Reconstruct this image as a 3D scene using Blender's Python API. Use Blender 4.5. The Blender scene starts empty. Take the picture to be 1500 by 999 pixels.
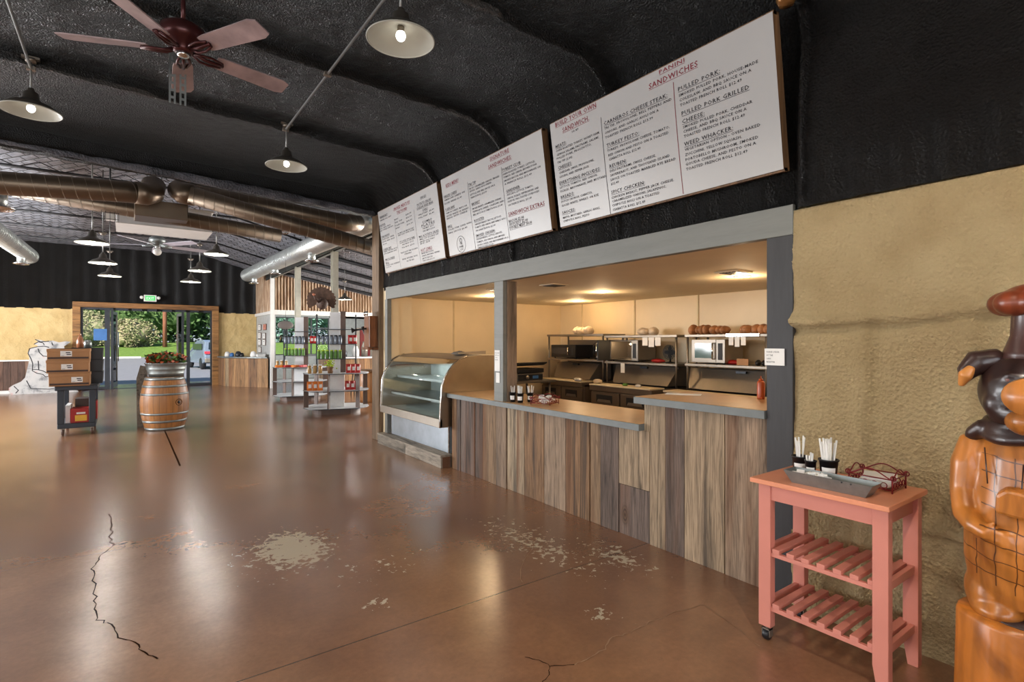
import bpy, bmesh, math, random
import numpy as np
from mathutils import Vector, Matrix
PI = math.pi
sc = bpy.context.scene
COL = sc.collection
rnd = random.Random(7)

# ------------------------------------------------------------------ camera, world, sun, exposure
FPX = 780.0
YAW = math.atan(566/780.0)
cam_d = bpy.data.cameras.new('camera'); cam = bpy.data.objects.new('camera', cam_d); COL.objects.link(cam)
cam.location = (0, 0, 1.6); cam.rotation_euler = (PI/2, 0, -YAW)
cam_d.sensor_width = 36; cam_d.lens = FPX/1500*36; cam_d.clip_start = .05; cam_d.clip_end = 400
sc.camera = cam
sc.view_settings.view_transform = 'Standard'; sc.view_settings.look = 'None'
sc.view_settings.gamma = 1; sc.view_settings.use_curve_mapping = False
sc.view_settings.exposure = 0.0

w = bpy.data.worlds.new('sky'); sc.world = w; w.use_nodes = True
wn = w.node_tree; wn.nodes.clear()
wo = wn.nodes.new('ShaderNodeOutputWorld'); wb = wn.nodes.new('ShaderNodeBackground')
sk = wn.nodes.new('ShaderNodeTexSky'); sk.sky_type = 'HOSEK_WILKIE'; sk.sun_direction = Vector((-.5, .2, .7)).normalized(); sk.turbidity = 3.5
wn.links.new(sk.outputs[0], wb.inputs[0]); wn.links.new(wb.outputs[0], wo.inputs[0]); wb.inputs[1].default_value = 4.2

sd = bpy.data.lights.new('sun', 'SUN'); sd.energy = 13; sd.angle = .02; sd.color = (1, .93, .8)
so = bpy.data.objects.new('sun', sd); COL.objects.link(so); so.rotation_euler = (math.radians(38), math.radians(-38), 0)

LIGHTS = []
def spot(name, loc, power, color=(1, .85, .66), r=.03):
    d = bpy.data.lights.new(name, 'SPOT'); d.energy = power; d.color = color; d.shadow_soft_size = r; d.spot_size = math.radians(158); d.spot_blend = .35
    o = bpy.data.objects.new(name, d); COL.objects.link(o); o.location = loc; return o
def area(name, loc, rot, sx, sy, power, color=(1, 1, 1)):
    d = bpy.data.lights.new(name, 'AREA'); d.shape = 'RECTANGLE'; d.size = sx; d.size_y = sy; d.energy = power; d.color = color
    o = bpy.data.objects.new(name, d); COL.objects.link(o); o.location = loc; o.rotation_euler = rot; return o
def point(name, loc, power, color=(1, .85, .66), r=.05, parent=None):
    d = bpy.data.lights.new(name, 'POINT'); d.energy = power; d.color = color; d.shadow_soft_size = r
    o = bpy.data.objects.new(name, d); COL.objects.link(o); o.location = loc
    if parent: o.parent = parent
    return o
DAY = (.95, .97, 1)
# interior fill lights, added at unseen openings of the left, near and side-room walls
for wy, wp in ((-1.2, 60), (2.6, 80), (6.4, 110), (12.0, 650), (17.0, 850)):
    area('window_daylight', (-5.95, wy, 2.0), (0, -PI/2, 0), 1.6, 2.6, wp, DAY)
area('window_daylight', (-1.0, -3.95, 2.0), (PI/2, 0, 0), 5.6, 2.2, 170, DAY)
area('side_room_daylight', (10.7, 14.5, 1.7), (0, PI/2, 0), 1.4, 8, 1100, (1, .96, .90))
def portal(loc, rot, sx, sy):
    o = area('sky_portal', loc, rot, sx, sy, 0); o.data.cycles.is_portal = True
portal((.68, 22.45, 1.4), (-PI/2, 0, 0), 3.7, 2.7)
portal((6.6, 24.2, 1.8), (-PI/2, 0, 0), 3.4, 1.8)
# recessed downlights of the kitchen ceiling
KITCH = [(6.40, 6.89), (4.6, 6.9), (5.5, 5.4), (5.4, 3.2), (4.5, 1.6), (6.3, 1.6)]
for kx, ky in KITCH:
    point('downlight_light', (kx, ky, 2.18), 15, (1, .70, .40), .06)

# ------------------------------------------------------------------ materials
def srgb(h):
    h = h.lstrip('#'); v = [int(h[i:i+2], 16)/255 for i in (0, 2, 4)]
    return tuple(c/12.92 if c <= .04045 else ((c+.055)/1.055)**2.4 for c in v)
class NT:
    def __init__(s, m): s.t = m.node_tree; s.n = s.t.nodes; s.l = s.t.links
    def new(s, k, **kw):
        n = s.n.new(k)
        for a, b in kw.items(): setattr(n, a, b)
        return n
    def link(s, a, b): s.l.new(a, b)
    def coords(s, scale=(1, 1, 1), kind='Object'):
        tc = s.new('ShaderNodeTexCoord'); mp = s.new('ShaderNodeMapping'); mp.inputs['Scale'].default_value = scale
        s.link(tc.outputs[kind], mp.inputs[0]); return mp.outputs[0]
    def noise(s, vec, scale, detail=3, rough=.5, dist=0):
        n = s.new('ShaderNodeTexNoise'); n.inputs['Scale'].default_value = scale; n.inputs['Detail'].default_value = detail
        n.inputs['Roughness'].default_value = rough; n.inputs['Distortion'].default_value = dist
        if vec is not None: s.link(vec, n.inputs['Vector'])
        return n.outputs['Fac']
    def ramp(s, fac, stops, interp='LINEAR'):
        r = s.new('ShaderNodeValToRGB'); r.color_ramp.interpolation = interp
        e = r.color_ramp.elements
        while len(e) < len(stops): e.new(.5)
        for i, (p, c) in enumerate(stops):
            e[i].position = p; e[i].color = (c[0], c[1], c[2], 1) if hasattr(c, '__len__') else (c, c, c, 1)
        s.link(fac, r.inputs[0]); return r.outputs[0]
    def mix(s, fac, a, b, mode='MIX'):
        m = s.new('ShaderNodeMix'); m.data_type = 'RGBA'; m.blend_type = mode
        for i, v in ((0, fac), (6, a), (7, b)):
            if isinstance(v, bpy.types.NodeSocket): s.link(v, m.inputs[i])
            elif i == 0: m.inputs[0].default_value = v
            else: m.inputs[i].default_value = (*v[:3], 1)
        return m.outputs[2]
    def math(s, op, a, b=None, c=None):
        m = s.new('ShaderNodeMath'); m.operation = op
        for i, v in enumerate((a, b, c)):
            if v is None: continue
            if isinstance(v, bpy.types.NodeSocket): s.link(v, m.inputs[i])
            else: m.inputs[i].default_value = v
        return m.outputs[0]
    def bump(s, h, strength=.3, dist=.01):
        b = s.new('ShaderNodeBump'); b.inputs['Strength'].default_value = strength; b.inputs['Distance'].default_value = dist
        s.link(h, b.inputs['Height']); s.link(b.outputs[0], s.b.inputs['Normal'])
def base(name, col=(.5, .5, .5), rough=.5, metal=0, spec=.5):
    m = bpy.data.materials.new(name); m.use_nodes = True
    nt = NT(m); nt.b = nt.n['Principled BSDF']
    nt.b.inputs['Base Color'].default_value = (*col, 1); nt.b.inputs['Roughness'].default_value = rough
    nt.b.inputs['Metallic'].default_value = metal; nt.b.inputs['Specular IOR Level'].default_value = spec
    return m, nt
def vary(name, hexc, rough=.5, metal=0, amount=.12, scale=6, bump=0, spec=.5):
    c = srgb(hexc); m, nt = base(name, c, rough, metal, spec)
    f = nt.noise(nt.coords(), scale, 4, .6)
    lo = tuple(x*(1-amount) for x in c); hi = tuple(min(1, x*(1+amount)) for x in c)
    nt.link(nt.ramp(f, [(.3, lo), (.7, hi)]), nt.b.inputs['Base Color'])
    if bump: nt.bump(nt.noise(nt.coords(), scale*8, 3), bump, .003)
    return m
def emis(name, col, strength):
    m, nt = base(name, (0, 0, 0)); nt.b.inputs['Emission Color'].default_value = (*col, 1); nt.b.inputs['Emission Strength'].default_value = strength
    return m
def glass(name, tint=(1, 1, 1), refl=.12, rough=.02):
    m = bpy.data.materials.new(name); m.use_nodes = True; t = m.node_tree; t.nodes.clear()
    o = t.nodes.new('ShaderNodeOutputMaterial'); mx = t.nodes.new('ShaderNodeMixShader'); tr = t.nodes.new('ShaderNodeBsdfTransparent'); gl = t.nodes.new('ShaderNodeBsdfGlossy')
    fr = t.nodes.new('ShaderNodeLayerWeight'); fr.inputs[0].default_value = refl
    tr.inputs[0].default_value = (*tint, 1); gl.inputs[1].default_value = rough
    t.links.new(fr.outputs['Fresnel'], mx.inputs[0]); t.links.new(tr.outputs[0], mx.inputs[1]); t.links.new(gl.outputs[0], mx.inputs[2]); t.links.new(mx.outputs[0], o.inputs[0])
    return m
def wood(name, cols, axis=2, grain=14, stretch=.12, rough=.6, bump=.3, island=True, spec=.4, streak=None, contrast=1.0):
    m, nt = base(name, (.3, .2, .1), rough, 0, spec)
    geo = nt.new('ShaderNodeNewGeometry')
    tc = nt.new('ShaderNodeTexCoord'); mp = nt.new('ShaderNodeMapping')
    s = [1, 1, 1]; s[axis] = stretch; mp.inputs['Scale'].default_value = s
    add = nt.new('ShaderNodeVectorMath'); add.operation = 'MULTIPLY_ADD'
    cmb = nt.new('ShaderNodeCombineXYZ')
    for i in range(3): nt.link(geo.outputs['Random Per Island'], cmb.inputs[i])
    add.inputs[1].default_value = (37, 53, 71)
    nt.link(cmb.outputs[0], add.inputs[0]); nt.link(tc.outputs['Object'], add.inputs[2])
    nt.link(add.outputs[0], mp.inputs[0]); v = mp.outputs[0]
    f = nt.noise(v, grain, 6, .65, .6); g = nt.noise(v, grain*5, 3, .7, .2)
    n = len(cols)
    if island:
        r = nt.ramp(geo.outputs['Random Per Island'], [(i/n, cols[i]) for i in range(n)], 'CONSTANT')
    else: r = nt.ramp(f, [(.3, cols[0]), (.7, cols[-1])])
    dark = nt.ramp(f, [(.34, .32), (.46, .8), (.62, 1.15), (.75, 1.35)])
    c = nt.mix(contrast, r, dark, 'MULTIPLY')
    fine = nt.ramp(g, [(.3, .62), (.6, 1.1)])
    c = nt.mix(.8*contrast, c, fine, 'MULTIPLY')
    if streak:
        wv = nt.new('ShaderNodeTexWave'); wv.wave_type = 'BANDS'; wv.bands_direction = 'Y'; wv.inputs['Scale'].default_value = 11; wv.inputs['Distortion'].default_value = 22; wv.inputs['Detail'].default_value = 5; wv.inputs['Detail Scale'].default_value = 1.6; nt.link(v, wv.inputs['Vector'])
        c = nt.mix(.45, c, nt.ramp(wv.outputs['Fac'], [(.1, .4), (.4, 1.0), (.8, 1.1)]), 'MULTIPLY')
        mk = nt.new('ShaderNodeMapping'); mk.inputs['Scale'].default_value = (1, 1, .5); nt.link(add.outputs[0], mk.inputs[0])
        vo = nt.new('ShaderNodeTexVoronoi'); vo.inputs['Scale'].default_value = 2.3; nt.link(mk.outputs[0], vo.inputs['Vector'])
        sepc = nt.new('ShaderNodeSeparateColor'); nt.link(vo.outputs['Color'], sepc.inputs[0])
        on = nt.math('GREATER_THAN', sepc.outputs[0], .45)
        ring = nt.math('ADD', nt.math('MULTIPLY', nt.math('SINE', nt.math('MULTIPLY', vo.outputs['Distance'], 190)), .5), .5)
        km = nt.math('MULTIPLY', on, nt.ramp(vo.outputs['Distance'], [(.045, 1), (.13, 0)]))
        c = nt.mix(km, c, nt.mix(ring, (.02, .014, .01), (.10, .06, .035)))
        h = nt.noise(v, 3.5, 2, .5, .3)
        c = nt.mix(nt.ramp(h, [(.53, 0), (.62, .8)]), c, streak)
        c = nt.mix(nt.ramp(nt.noise(v, 5.5, 3, .6, .8), [(.58, 0), (.68, .8)]), c, (.035, .027, .022))
    nt.link(c, nt.b.inputs['Base Color'])
    if bump: nt.bump(nt.math('ADD', f, g), bump, .006)
    return m

M = {}
M['barnwood'] = wood('weathered_barn_wood', [srgb(x) for x in ('#8a7460', '#a08a70', '#6a5a50', '#8d7257', '#5d4d43', '#b19c80', '#87674a', '#75645a', '#97806a')], 2, 15, .06, .75, .7, streak=srgb('#6b452b'), contrast=.85)
M['plinthwood'] = wood('grey_weathered_board', [srgb('#94897b'), srgb('#7d7468')], 1, 12, .12, .8, .6)
M['postwood'] = wood('brown_wood_post', [srgb('#8a745c'), srgb('#7c6650')], 2, 9, .08, .7, .3)
M['framewood'] = wood('stained_door_trim_wood', [srgb('#8c6239'), srgb('#9a6e40')], 0, 8, .1, .6, .2)
M['signwood'] = wood('sign_edge_plywood', [srgb('#7a5a3c')], 2, 20, .05, .6, .2)
M['bar_wood'] = wood('honey_barn_wood', [srgb(x) for x in ('#8f6a45', '#a37b52', '#7b5838', '#9c8465', '#866040')], 2, 8, .1, .6, .3)
M['wainscot'] = wood('brown_wainscot_wood', [srgb(x) for x in ('#6f5243', '#7d6150', '#5f473b')], 2, 8, .1, .7, .3)
M['grey_paint'] = wood('grey_green_painted_wood', [srgb('#757671')], 1, 7, .12, .5, .12, contrast=.22)
M['dark_paint'] = wood('charcoal_painted_wood', [srgb('#3a393a')], 2, 7, .12, .5, .12, contrast=.3)
M['counter_top'] = vary('tan_laminate', '#b78e62', .32, 0, .12, 3)
M['counter_edge'] = vary('grey_edge', '#6c7170', .5, 0, .1, 9)
M['pink'] = vary('salmon_paint', '#cc8272', .42, 0, .05, 4)
M['pink_top'] = vary('salmon_top_paint', '#dc8f6c', .34, 0, .06, 5)
M['rust'] = vary('reddish_paint', '#8d5a46', .4)
M['black'] = vary('black_plastic', '#17171a', .4)
M['matte_black'] = vary('matte_black_metal', '#1e1e20', .6)
M['dark'] = vary('dark_metal', '#3a3d42', .4, .5)
M['brown_metal'] = vary('brown_shelf_board', '#5f4c43', .5)
M['white'] = vary('white_paint', '#dcdad5', .5, 0, .04)
M['panel_white'] = vary('white_cloudy_panel', '#dedfe0', .45, 0, .09, 3)
M['paper'] = vary('white_paper', '#e6e4e0', .8, 0, .03)
M['banner'] = vary('off_white_banner_vinyl', '#aeacaa', .36, 0, .03, 2)
M['ink'] = vary('black_ink', '#2e2c30', .7)
M['red_ink'] = vary('dark_red_ink', '#7f2733', .7)
M['steel'] = vary('stainless_steel', '#948b80', .45, .85, .1, 3)
M['steel_dull'] = vary('brushed_steel_panel', '#90877c', .48, .75, .12, 2)
M['case_steel'] = vary('case_brushed_steel', '#b3a898', .3, 1, .12, 2)
M['galv'] = vary('galvanised_steel', '#8e9493', .42, .75, .2, 9)
M['chrome'] = vary('bright_metal', '#d8d8d8', .18, 1, .05)
M['kitchen_wall'] = vary('cream_kitchen_panel', '#dcc6a0', .5, 0, .04, 2)
M['kitchen_ceiling'] = vary('cream_ceiling', '#dccdb0', .75, 0, .04, 2)
M['fridge'] = vary('dark_steel_cabinet', '#7a6a5a', .35, .5, .1, 3)
M['cutboard'] = vary('cream_cutting_board', '#e0cfae', .5, 0, .06)
M['fan_blade'] = vary('reddish_fan_blade', '#a38f90', .4, 0, .3, 5)
M['fan_body'] = vary('bronze_fan_metal', '#4a2323', .3, .5, .2, 9)
M['shade_out'] = vary('dark_shade_enamel', '#4a453f', .4, .3, .1)
M['shade_in'] = vary('white_shade_enamel', '#aaaaa0', .4, 0, .03)
M['bulb'] = emis('glowing_bulb', (1, .95, .85), 11)
M['bulb_far'] = emis('glowing_bulb_far', (1, .95, .85), 45)
M['pipe'] = vary('grey_conduit', '#8b8b89', .35, .6)
M['cardboard'] = vary('cardboard', '#a87c54', .75, 0, .08)
M['cardboard_dark'] = vary('dark_gap_cardboard', '#4a3a33', .8)
M['cart_blue'] = vary('dark_blue_grey_plastic', '#2d333c', .5)
M['red'] = vary('red_print', '#a8201c', .5)
M['orange'] = vary('orange_print', '#e07a28', .5)
M['yellow'] = vary('yellow_print', '#e8b73a', .5)
M['green'] = vary('leaf_green', '#4f7a2c', .6, 0, .35, 20)
M['lime'] = vary('lime_green', '#9fb52c', .6, 0, .2, 20)
M['autumn'] = vary('autumn_leaf_orange', '#b5532a', .6, 0, .4, 20)
M['dark_leaf'] = vary('dark_leaf', '#35421f', .6, 0, .4, 20)
M['exit_green'] = emis('exit_green_face', (.12, .75, .2), 1.1)
M['exit_white'] = emis('exit_letter_white', (.85, 1, .85), 1.2)
M['window_glass'] = glass('window_glass', (.97, .985, 1), .08)
M['case_glass'] = glass('display_case_glass', (.95, .98, .98), .06, .03)
M['jar_glass'] = vary('jar_glass', '#6b7480', .15)
M['bread'] = vary('bread_crust', '#a5714a', .6, 0, .35, 14, .5)
M['bread_pale'] = vary('bagged_pale_rolls', '#cbb79c', .35, 0, .25, 14, .5)
M['wire_red'] = vary('dark_red_wire', '#7c1c22', .35, .3)
M['sauce'] = vary('sauce_bottle', '#b04c22', .3)
M['blue'] = vary('blue_print', '#3f6fa8', .5)
M['phone_wood'] = wood('polished_telephone_wood', [srgb('#7b4a2c')], 2, 12, .1, .35, .1)
M['tin'] = None
def flr():
    m, nt = base('stained_polished_concrete', (.2, .1, .05), .2, 0, .8)
    v = nt.coords()
    a = nt.noise(v, .42, 5, .6, .4); b = nt.noise(v, 2.2, 6, .65, .3); c = nt.noise(v, 30, 4, .7)
    col = nt.ramp(a, [(.28, srgb('#6b4b38')), (.45, srgb('#805a42')), (.6, srgb('#966d4f')), (.74, srgb('#765541'))])
    col = nt.mix(.6, col, nt.ramp(b, [(.25, .7), (.5, 1.0), (.78, 1.25)]), 'MULTIPLY')
    col = nt.mix(.5, col, nt.ramp(c, [(.3, .8), (.7, 1.2)]), 'MULTIPLY')
    # worn patches where the stain has flaked off
    sep = nt.new('ShaderNodeSeparateXYZ'); nt.link(v, sep.inputs[0])
    flake = nt.noise(v, 19, 6, .62, .5)
    mask = None
    for (x, y, rx, ry, top) in ((1.04, 4.32, .42, .62, .73), (1.25, 3.12, .2, .16, .56), (2.26, 2.22, .24, .18, .54), (2.62, 3.3, .5, 1.5, .535), (2.95, 2.75, .3, .7, .56), (1.5, 3.6, .7, .6, .47), (1.0, 4.3, .75, 1.0, .53)):
        dx = nt.math('DIVIDE', nt.math('SUBTRACT', sep.outputs[0], x), rx); dy = nt.math('DIVIDE', nt.math('SUBTRACT', sep.outputs[1], y), ry)
        r2 = nt.math('ADD', nt.math('MULTIPLY', dx, dx), nt.math('MULTIPLY', dy, dy))
        g = nt.math('MULTIPLY', nt.math('MAXIMUM', nt.math('SUBTRACT', 1, nt.math('SQRT', r2)), 0), 1)
        g = nt.math('MULTIPLY', nt.math('POWER', g, .4), top)
        mask = g if mask is None else nt.math('MAXIMUM', mask, g)
    mk = nt.ramp(nt.math('ADD', mask, flake), [(1.02, 0), (1.035, 1)])
    mk2 = nt.math('GREATER_THAN', nt.math('ADD', mask, flake), 1.035)
    dust = nt.math('GREATER_THAN', nt.noise(v, 46, 2, .5), .765)
    col = nt.mix(nt.math('MULTIPLY', mk2, .85), col, srgb('#b8ab92'))
    col = nt.mix(nt.math('MULTIPLY', dust, .5), col, srgb('#a58d72'))
    # saw-cut joints
    cut = None
    for jy in (2.78, 5.08, 8.0, 11.78, 15.7, 19.4):
        d = nt.math('LESS_THAN', nt.math('ABSOLUTE', nt.math('SUBTRACT', sep.outputs[1], jy)), .0045 if jy != 5.08 else .002)
        cut = d if cut is None else nt.math('MAXIMUM', cut, d)
    col = nt.mix(nt.math('MULTIPLY', cut, .75), col, srgb('#2a1c14'))
    nt.link(col, nt.b.inputs['Base Color'])
    nt.link(nt.math('ADD', nt.math('MULTIPLY', mk2, .3), .25), nt.b.inputs['Roughness'])
    nt.b.inputs['Coat Weight'].default_value = .5; nt.b.inputs['Coat Roughness'].default_value = .24
    h = nt.math('ADD', nt.noise(v, 7, 3, .5), nt.math('MULTIPLY', mk2, -.2)); nt.bump(h, .018, .01)
    return m
M['floor'] = flr()
def foam(name, c1, c2, rough, scale, bs, spec, dist=.012):
    m, nt = base(name, c1, rough, 0, spec); v = nt.coords()
    f = nt.noise(v, scale, 5, .7, .3); a = nt.noise(v, 3, 3, .5)
    nt.link(nt.mix(nt.ramp(a, [(.35, 0), (.65, 1)]), c1, c2), nt.b.inputs['Base Color'])
    vo = nt.new('ShaderNodeTexVoronoi'); vo.inputs['Scale'].default_value = scale*.9; nt.link(v, vo.inputs['Vector'])
    nt.bump(nt.math('ADD', f, nt.math('MULTIPLY', vo.outputs['Distance'], .6)), bs, dist)
    return m
M['black_foam'] = foam('black_spray_foam', srgb('#100f0f'), srgb('#1d1c1b'), .36, 75, 1, .75, .16)
M['tan_foam'] = foam('tan_spray_stucco', srgb('#cfb586'), srgb('#dfc797'), .75, 58, 1, .3, .05)
M['tan_far'] = foam('tan_stucco_far', srgb('#c4a873'), srgb('#d0b681'), .75, 5, .8, .3, .05)
def quilt():
    m, nt = base('dark_quilted_insulation', srgb('#4c4d54'), .5, .1, .6); v = nt.coords()
    mp = nt.new('ShaderNodeMapping'); mp.inputs['Rotation'].default_value = (0, 0, .62); mp.inputs['Scale'].default_value = (1.6, .8, 1); nt.link(v, mp.inputs[0])
    br = nt.new('ShaderNodeTexBrick'); br.inputs['Scale'].default_value = 1.3; br.inputs['Mortar Size'].default_value = .035; br.inputs['Mortar Smooth'].default_value = 1
    nt.link(mp.outputs[0], br.inputs['Vector'])
    n = nt.noise(v, 4, 6, .7, .6)
    col = nt.mix(br.outputs['Fac'], srgb('#84858c'), srgb('#2c2c30'))
    col = nt.mix(1, col, nt.ramp(n, [(.3, .45), (.7, 1.5)]), 'MULTIPLY')
    nt.link(col, nt.b.inputs['Base Color'])
    nt.bump(nt.math('SUBTRACT', n, br.outputs['Fac']), 1, .06)
    return m
M['quilt'] = quilt()
def tin():
    m, nt = base('rusty_corrugated_tin', srgb('#8a7664'), .5, .45); v = nt.coords((1, 1, .15))
    f = nt.noise(v, 9, 5, .6, .5)
    nt.link(nt.ramp(f, [(.3, srgb('#7d604c')), (.5, srgb('#a98c70')), (.7, srgb('#cdbba4'))]), nt.b.inputs['Base Color']); return m
M['tin'] = tin()
def ductm(name, c):
    m, nt = base(name, srgb(c), .36, .8); v = nt.coords()
    nt.link(nt.ramp(nt.noise(v, 2.5, 3, .5), [(.3, tuple(x*.8 for x in srgb(c))), (.7, srgb(c))]), nt.b.inputs['Base Color']); return m
M['duct'] = ductm('spiral_duct_steel', '#d3d8d6'); M['duct_dark'] = ductm('dull_duct_steel', '#7c6d5d'); M['duct_seam'] = vary('duct_seam', '#9a8c7b', .4, .6)
def barrelm():
    m, nt = base('oak_barrel_staves', srgb('#a8713f'), .4); tc = nt.new('ShaderNodeTexCoord'); sp = nt.new('ShaderNodeSeparateXYZ'); nt.link(tc.outputs['Object'], sp.inputs[0])
    an = nt.math('ARCTAN2', sp.outputs[1], sp.outputs[0]); st = nt.math('MULTIPLY', an, 24/(2*PI))
    fr = nt.math('FRACT', st); fl = nt.math('FLOOR', st)
    wn_ = nt.new('ShaderNodeTexWhiteNoise'); wn_.noise_dimensions = '1D'; nt.link(fl, wn_.inputs['W'])
    col = nt.ramp(wn_.outputs['Value'], [(0, srgb('#8c5a30')), (.5, srgb('#b07844')), (1, srgb('#9a6a3e'))])
    g = nt.noise(nt.coords((1, 1, .1)), 18, 4, .6)
    col = nt.mix(.7, col, nt.ramp(g, [(.3, .6), (.7, 1.25)]), 'MULTIPLY')
    gap = nt.math('LESS_THAN', fr, .05); col = nt.mix(nt.math('MULTIPLY', gap, .7), col, (.05, .03, .02))
    nt.link(col, nt.b.inputs['Base Color']); return m
M['barrel'] = barrelm()
def leafm(name, cols, sc_=9):
    m, nt = base(name, cols[0], .6, 0, .3); v = nt.coords(); f = nt.noise(v, sc_, 5, .75)
    n = len(cols); nt.link(nt.ramp(f, [(.3+.4*i/(n-1), c) for i, c in enumerate(cols)]), nt.b.inputs['Base Color']); nt.bump(f, 1, .3); return m
M['tree_dark'] = leafm('dark_tree_leaves', [srgb('#2c4022'), srgb('#4c683a'), srgb('#738f58')], 2.2)
M['tree_teal'] = leafm('bluish_tree_leaves', [srgb('#3f5f56'), srgb('#6b8f82'), srgb('#a0bcae')], 2.2)
M['bush'] = leafm('pale_flowering_bush', [srgb('#4a5c3c'), srgb('#7c8758'), srgb('#a59a7e'), srgb('#a38880')], 2.4)
M['grass'] = leafm('bright_grass', [srgb('#4f6b2c'), srgb('#66833a'), srgb('#7d9648')], 3)
M['asphalt'] = vary('grey_asphalt', '#6f6f76', .6, 0, .1, 3)
M['car_paint'] = vary('dark_blue_grey_car_paint', '#7b8798', .2, .4, .05)
M['car_glass'] = vary('dark_car_glass', '#222a33', .08, .2, .05)
M['taillight'] = vary('red_tail_light', '#c03040', .25)

# ------------------------------------------------------------------ mesh helpers
class MB:
    def __init__(s): s.v = []; s.f = []; s.sm = []; s.mi = []; s.k = 0
    def add(s, verts, faces, smooth=False):
        o = len(s.v); s.v += [tuple(p) for p in verts]; s.f += [tuple(i+o for i in f) for f in faces]; s.sm += [smooth]*len(faces); s.mi += [s.k]*len(faces); return s
    def box(s, x0, x1, y0, y1, z0, z1, mat=None):
        v = [Vector(p) for p in ((x0, y0, z0), (x1, y0, z0), (x1, y1, z0), (x0, y1, z0), (x0, y0, z1), (x1, y0, z1), (x1, y1, z1), (x0, y1, z1))]
        if mat is not None: v = [mat @ p for p in v]
        return s.add(v, [(0, 3, 2, 1), (4, 5, 6, 7), (0, 1, 5, 4), (1, 2, 6, 5), (2, 3, 7, 6), (3, 0, 4, 7)])
    def cb(s, c, size, rot=None):
        m = Matrix.Translation(c) @ (rot.to_4x4() if rot is not None else Matrix.Identity(4))
        a, b, d = (x/2 for x in size); return s.box(-a, a, -b, b, -d, d, m)
    def lathe(s, prof, n=24, c=(0, 0, 0), mat=None, smooth=True, caps=True, a0=0, a1=2*PI):
        full = abs(a1-a0-2*PI) < 1e-6; vs = []; fs = []; m = n if full else n+1
        for (r, z) in prof:
            for i in range(m):
                a = a0+(a1-a0)*i/n; p = Vector((r*math.cos(a), r*math.sin(a), z))
                vs.append((mat @ p if mat is not None else p)+Vector(c))
        for j in range(len(prof)-1):
            for i in range(n):
                i2 = (i+1) % m if full else i+1
                fs.append((j*m+i, j*m+i2, (j+1)*m+i2, (j+1)*m+i))
        if caps and full:
            if prof[0][0] > 1e-5: fs.append(tuple(reversed(range(m))))
            if prof[-1][0] > 1e-5: fs.append(tuple((len(prof)-1)*m+i for i in range(m)))
        return s.add(vs, fs, smooth)
    def cyl(s, p0, p1, r0, r1=None, n=12, smooth=True):
        p0 = Vector(p0); p1 = Vector(p1); r1 = r0 if r1 is None else r1
        q = (p1-p0).to_track_quat('Z', 'Y').to_matrix().to_4x4(); L = (p1-p0).length
        return s.lathe([(r0, 0), (r1, L)], n, p0, q, smooth)
    def tube(s, pts, r, n=8, closed=False, radii=None):
        pts = [Vector(p) for p in pts]; vs = []; fs = []; N = len(pts); up = Vector((0, 0, 1)); prev = None
        for i, p in enumerate(pts):
            a = pts[(i-1) % N] if (closed or i > 0) else p; b = pts[(i+1) % N] if (closed or i < N-1) else p
            t = (b-a).normalized()
            if prev is None: x = t.orthogonal().normalized()
            else:
                x = (prev-t*prev.dot(t)); x = x.normalized() if x.length > 1e-6 else t.orthogonal().normalized()
            prev = x; y = t.cross(x); rr = radii[i] if radii else r
            for k in range(n):
                ang = 2*PI*k/n; vs.append(p+(x*math.cos(ang)+y*math.sin(ang))*rr)
        for i in range(N if closed else N-1):
            j = (i+1) % N
            for k in range(n): fs.append((i*n+k, i*n+(k+1) % n, j*n+(k+1) % n, j*n+k))
        if not closed: fs += [tuple(reversed(range(n))), tuple((N-1)*n+k for k in range(n))]
        return s.add(vs, fs, True)
    def ell(s, c, r, nu=16, nv=10, rot=None, bumpy=0, seed=0):
        q = random.Random(seed); vs = []; fs = []
        for j in range(nv+1):
            th = PI*j/nv
            for i in range(nu):
                ph = 2*PI*i/nu; p = Vector((r[0]*math.sin(th)*math.cos(ph), r[1]*math.sin(th)*math.sin(ph), r[2]*math.cos(th)))
                if bumpy: p *= 1+q.uniform(-bumpy, bumpy)
                if rot is not None: p = rot @ p
                vs.append(p+Vector(c))
        for j in range(nv):
            for i in range(nu): fs.append((j*nu+i, (j+1)*nu+i, (j+1)*nu+(i+1) % nu, j*nu+(i+1) % nu))
        return s.add(vs, fs, True)
    def prism(s, poly, h0, h1, plane='xy', smooth=False):
        n = len(poly); f = {'xy': lambda a, b, h: (a, b, h), 'xz': lambda a, b, h: (a, h, b), 'yz': lambda a, b, h: (h, a, b)}[plane]
        vs = [f(a, b, h0) for a, b in poly]+[f(a, b, h1) for a, b in poly]
        fs = [tuple(reversed(range(n))), tuple(range(n, 2*n))]; o = len(s.f)
        s.add(vs, fs); s.add([], [])
        b0 = len(s.v)-2*n
        for i in range(n):
            j = (i+1) % n; s.f.append((b0+i, b0+j, b0+n+j, b0+n+i)); s.sm.append(smooth); s.mi.append(s.k)
        return s
    def grid(s, P, smooth=True):
        a, b = P.shape[:2]; vs = P.reshape(-1, 3).tolist()
        fs = [(i*b+j, i*b+j+1, (i+1)*b+j+1, (i+1)*b+j) for i in range(a-1) for j in range(b-1)]
        return s.add(vs, fs, smooth)
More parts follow.
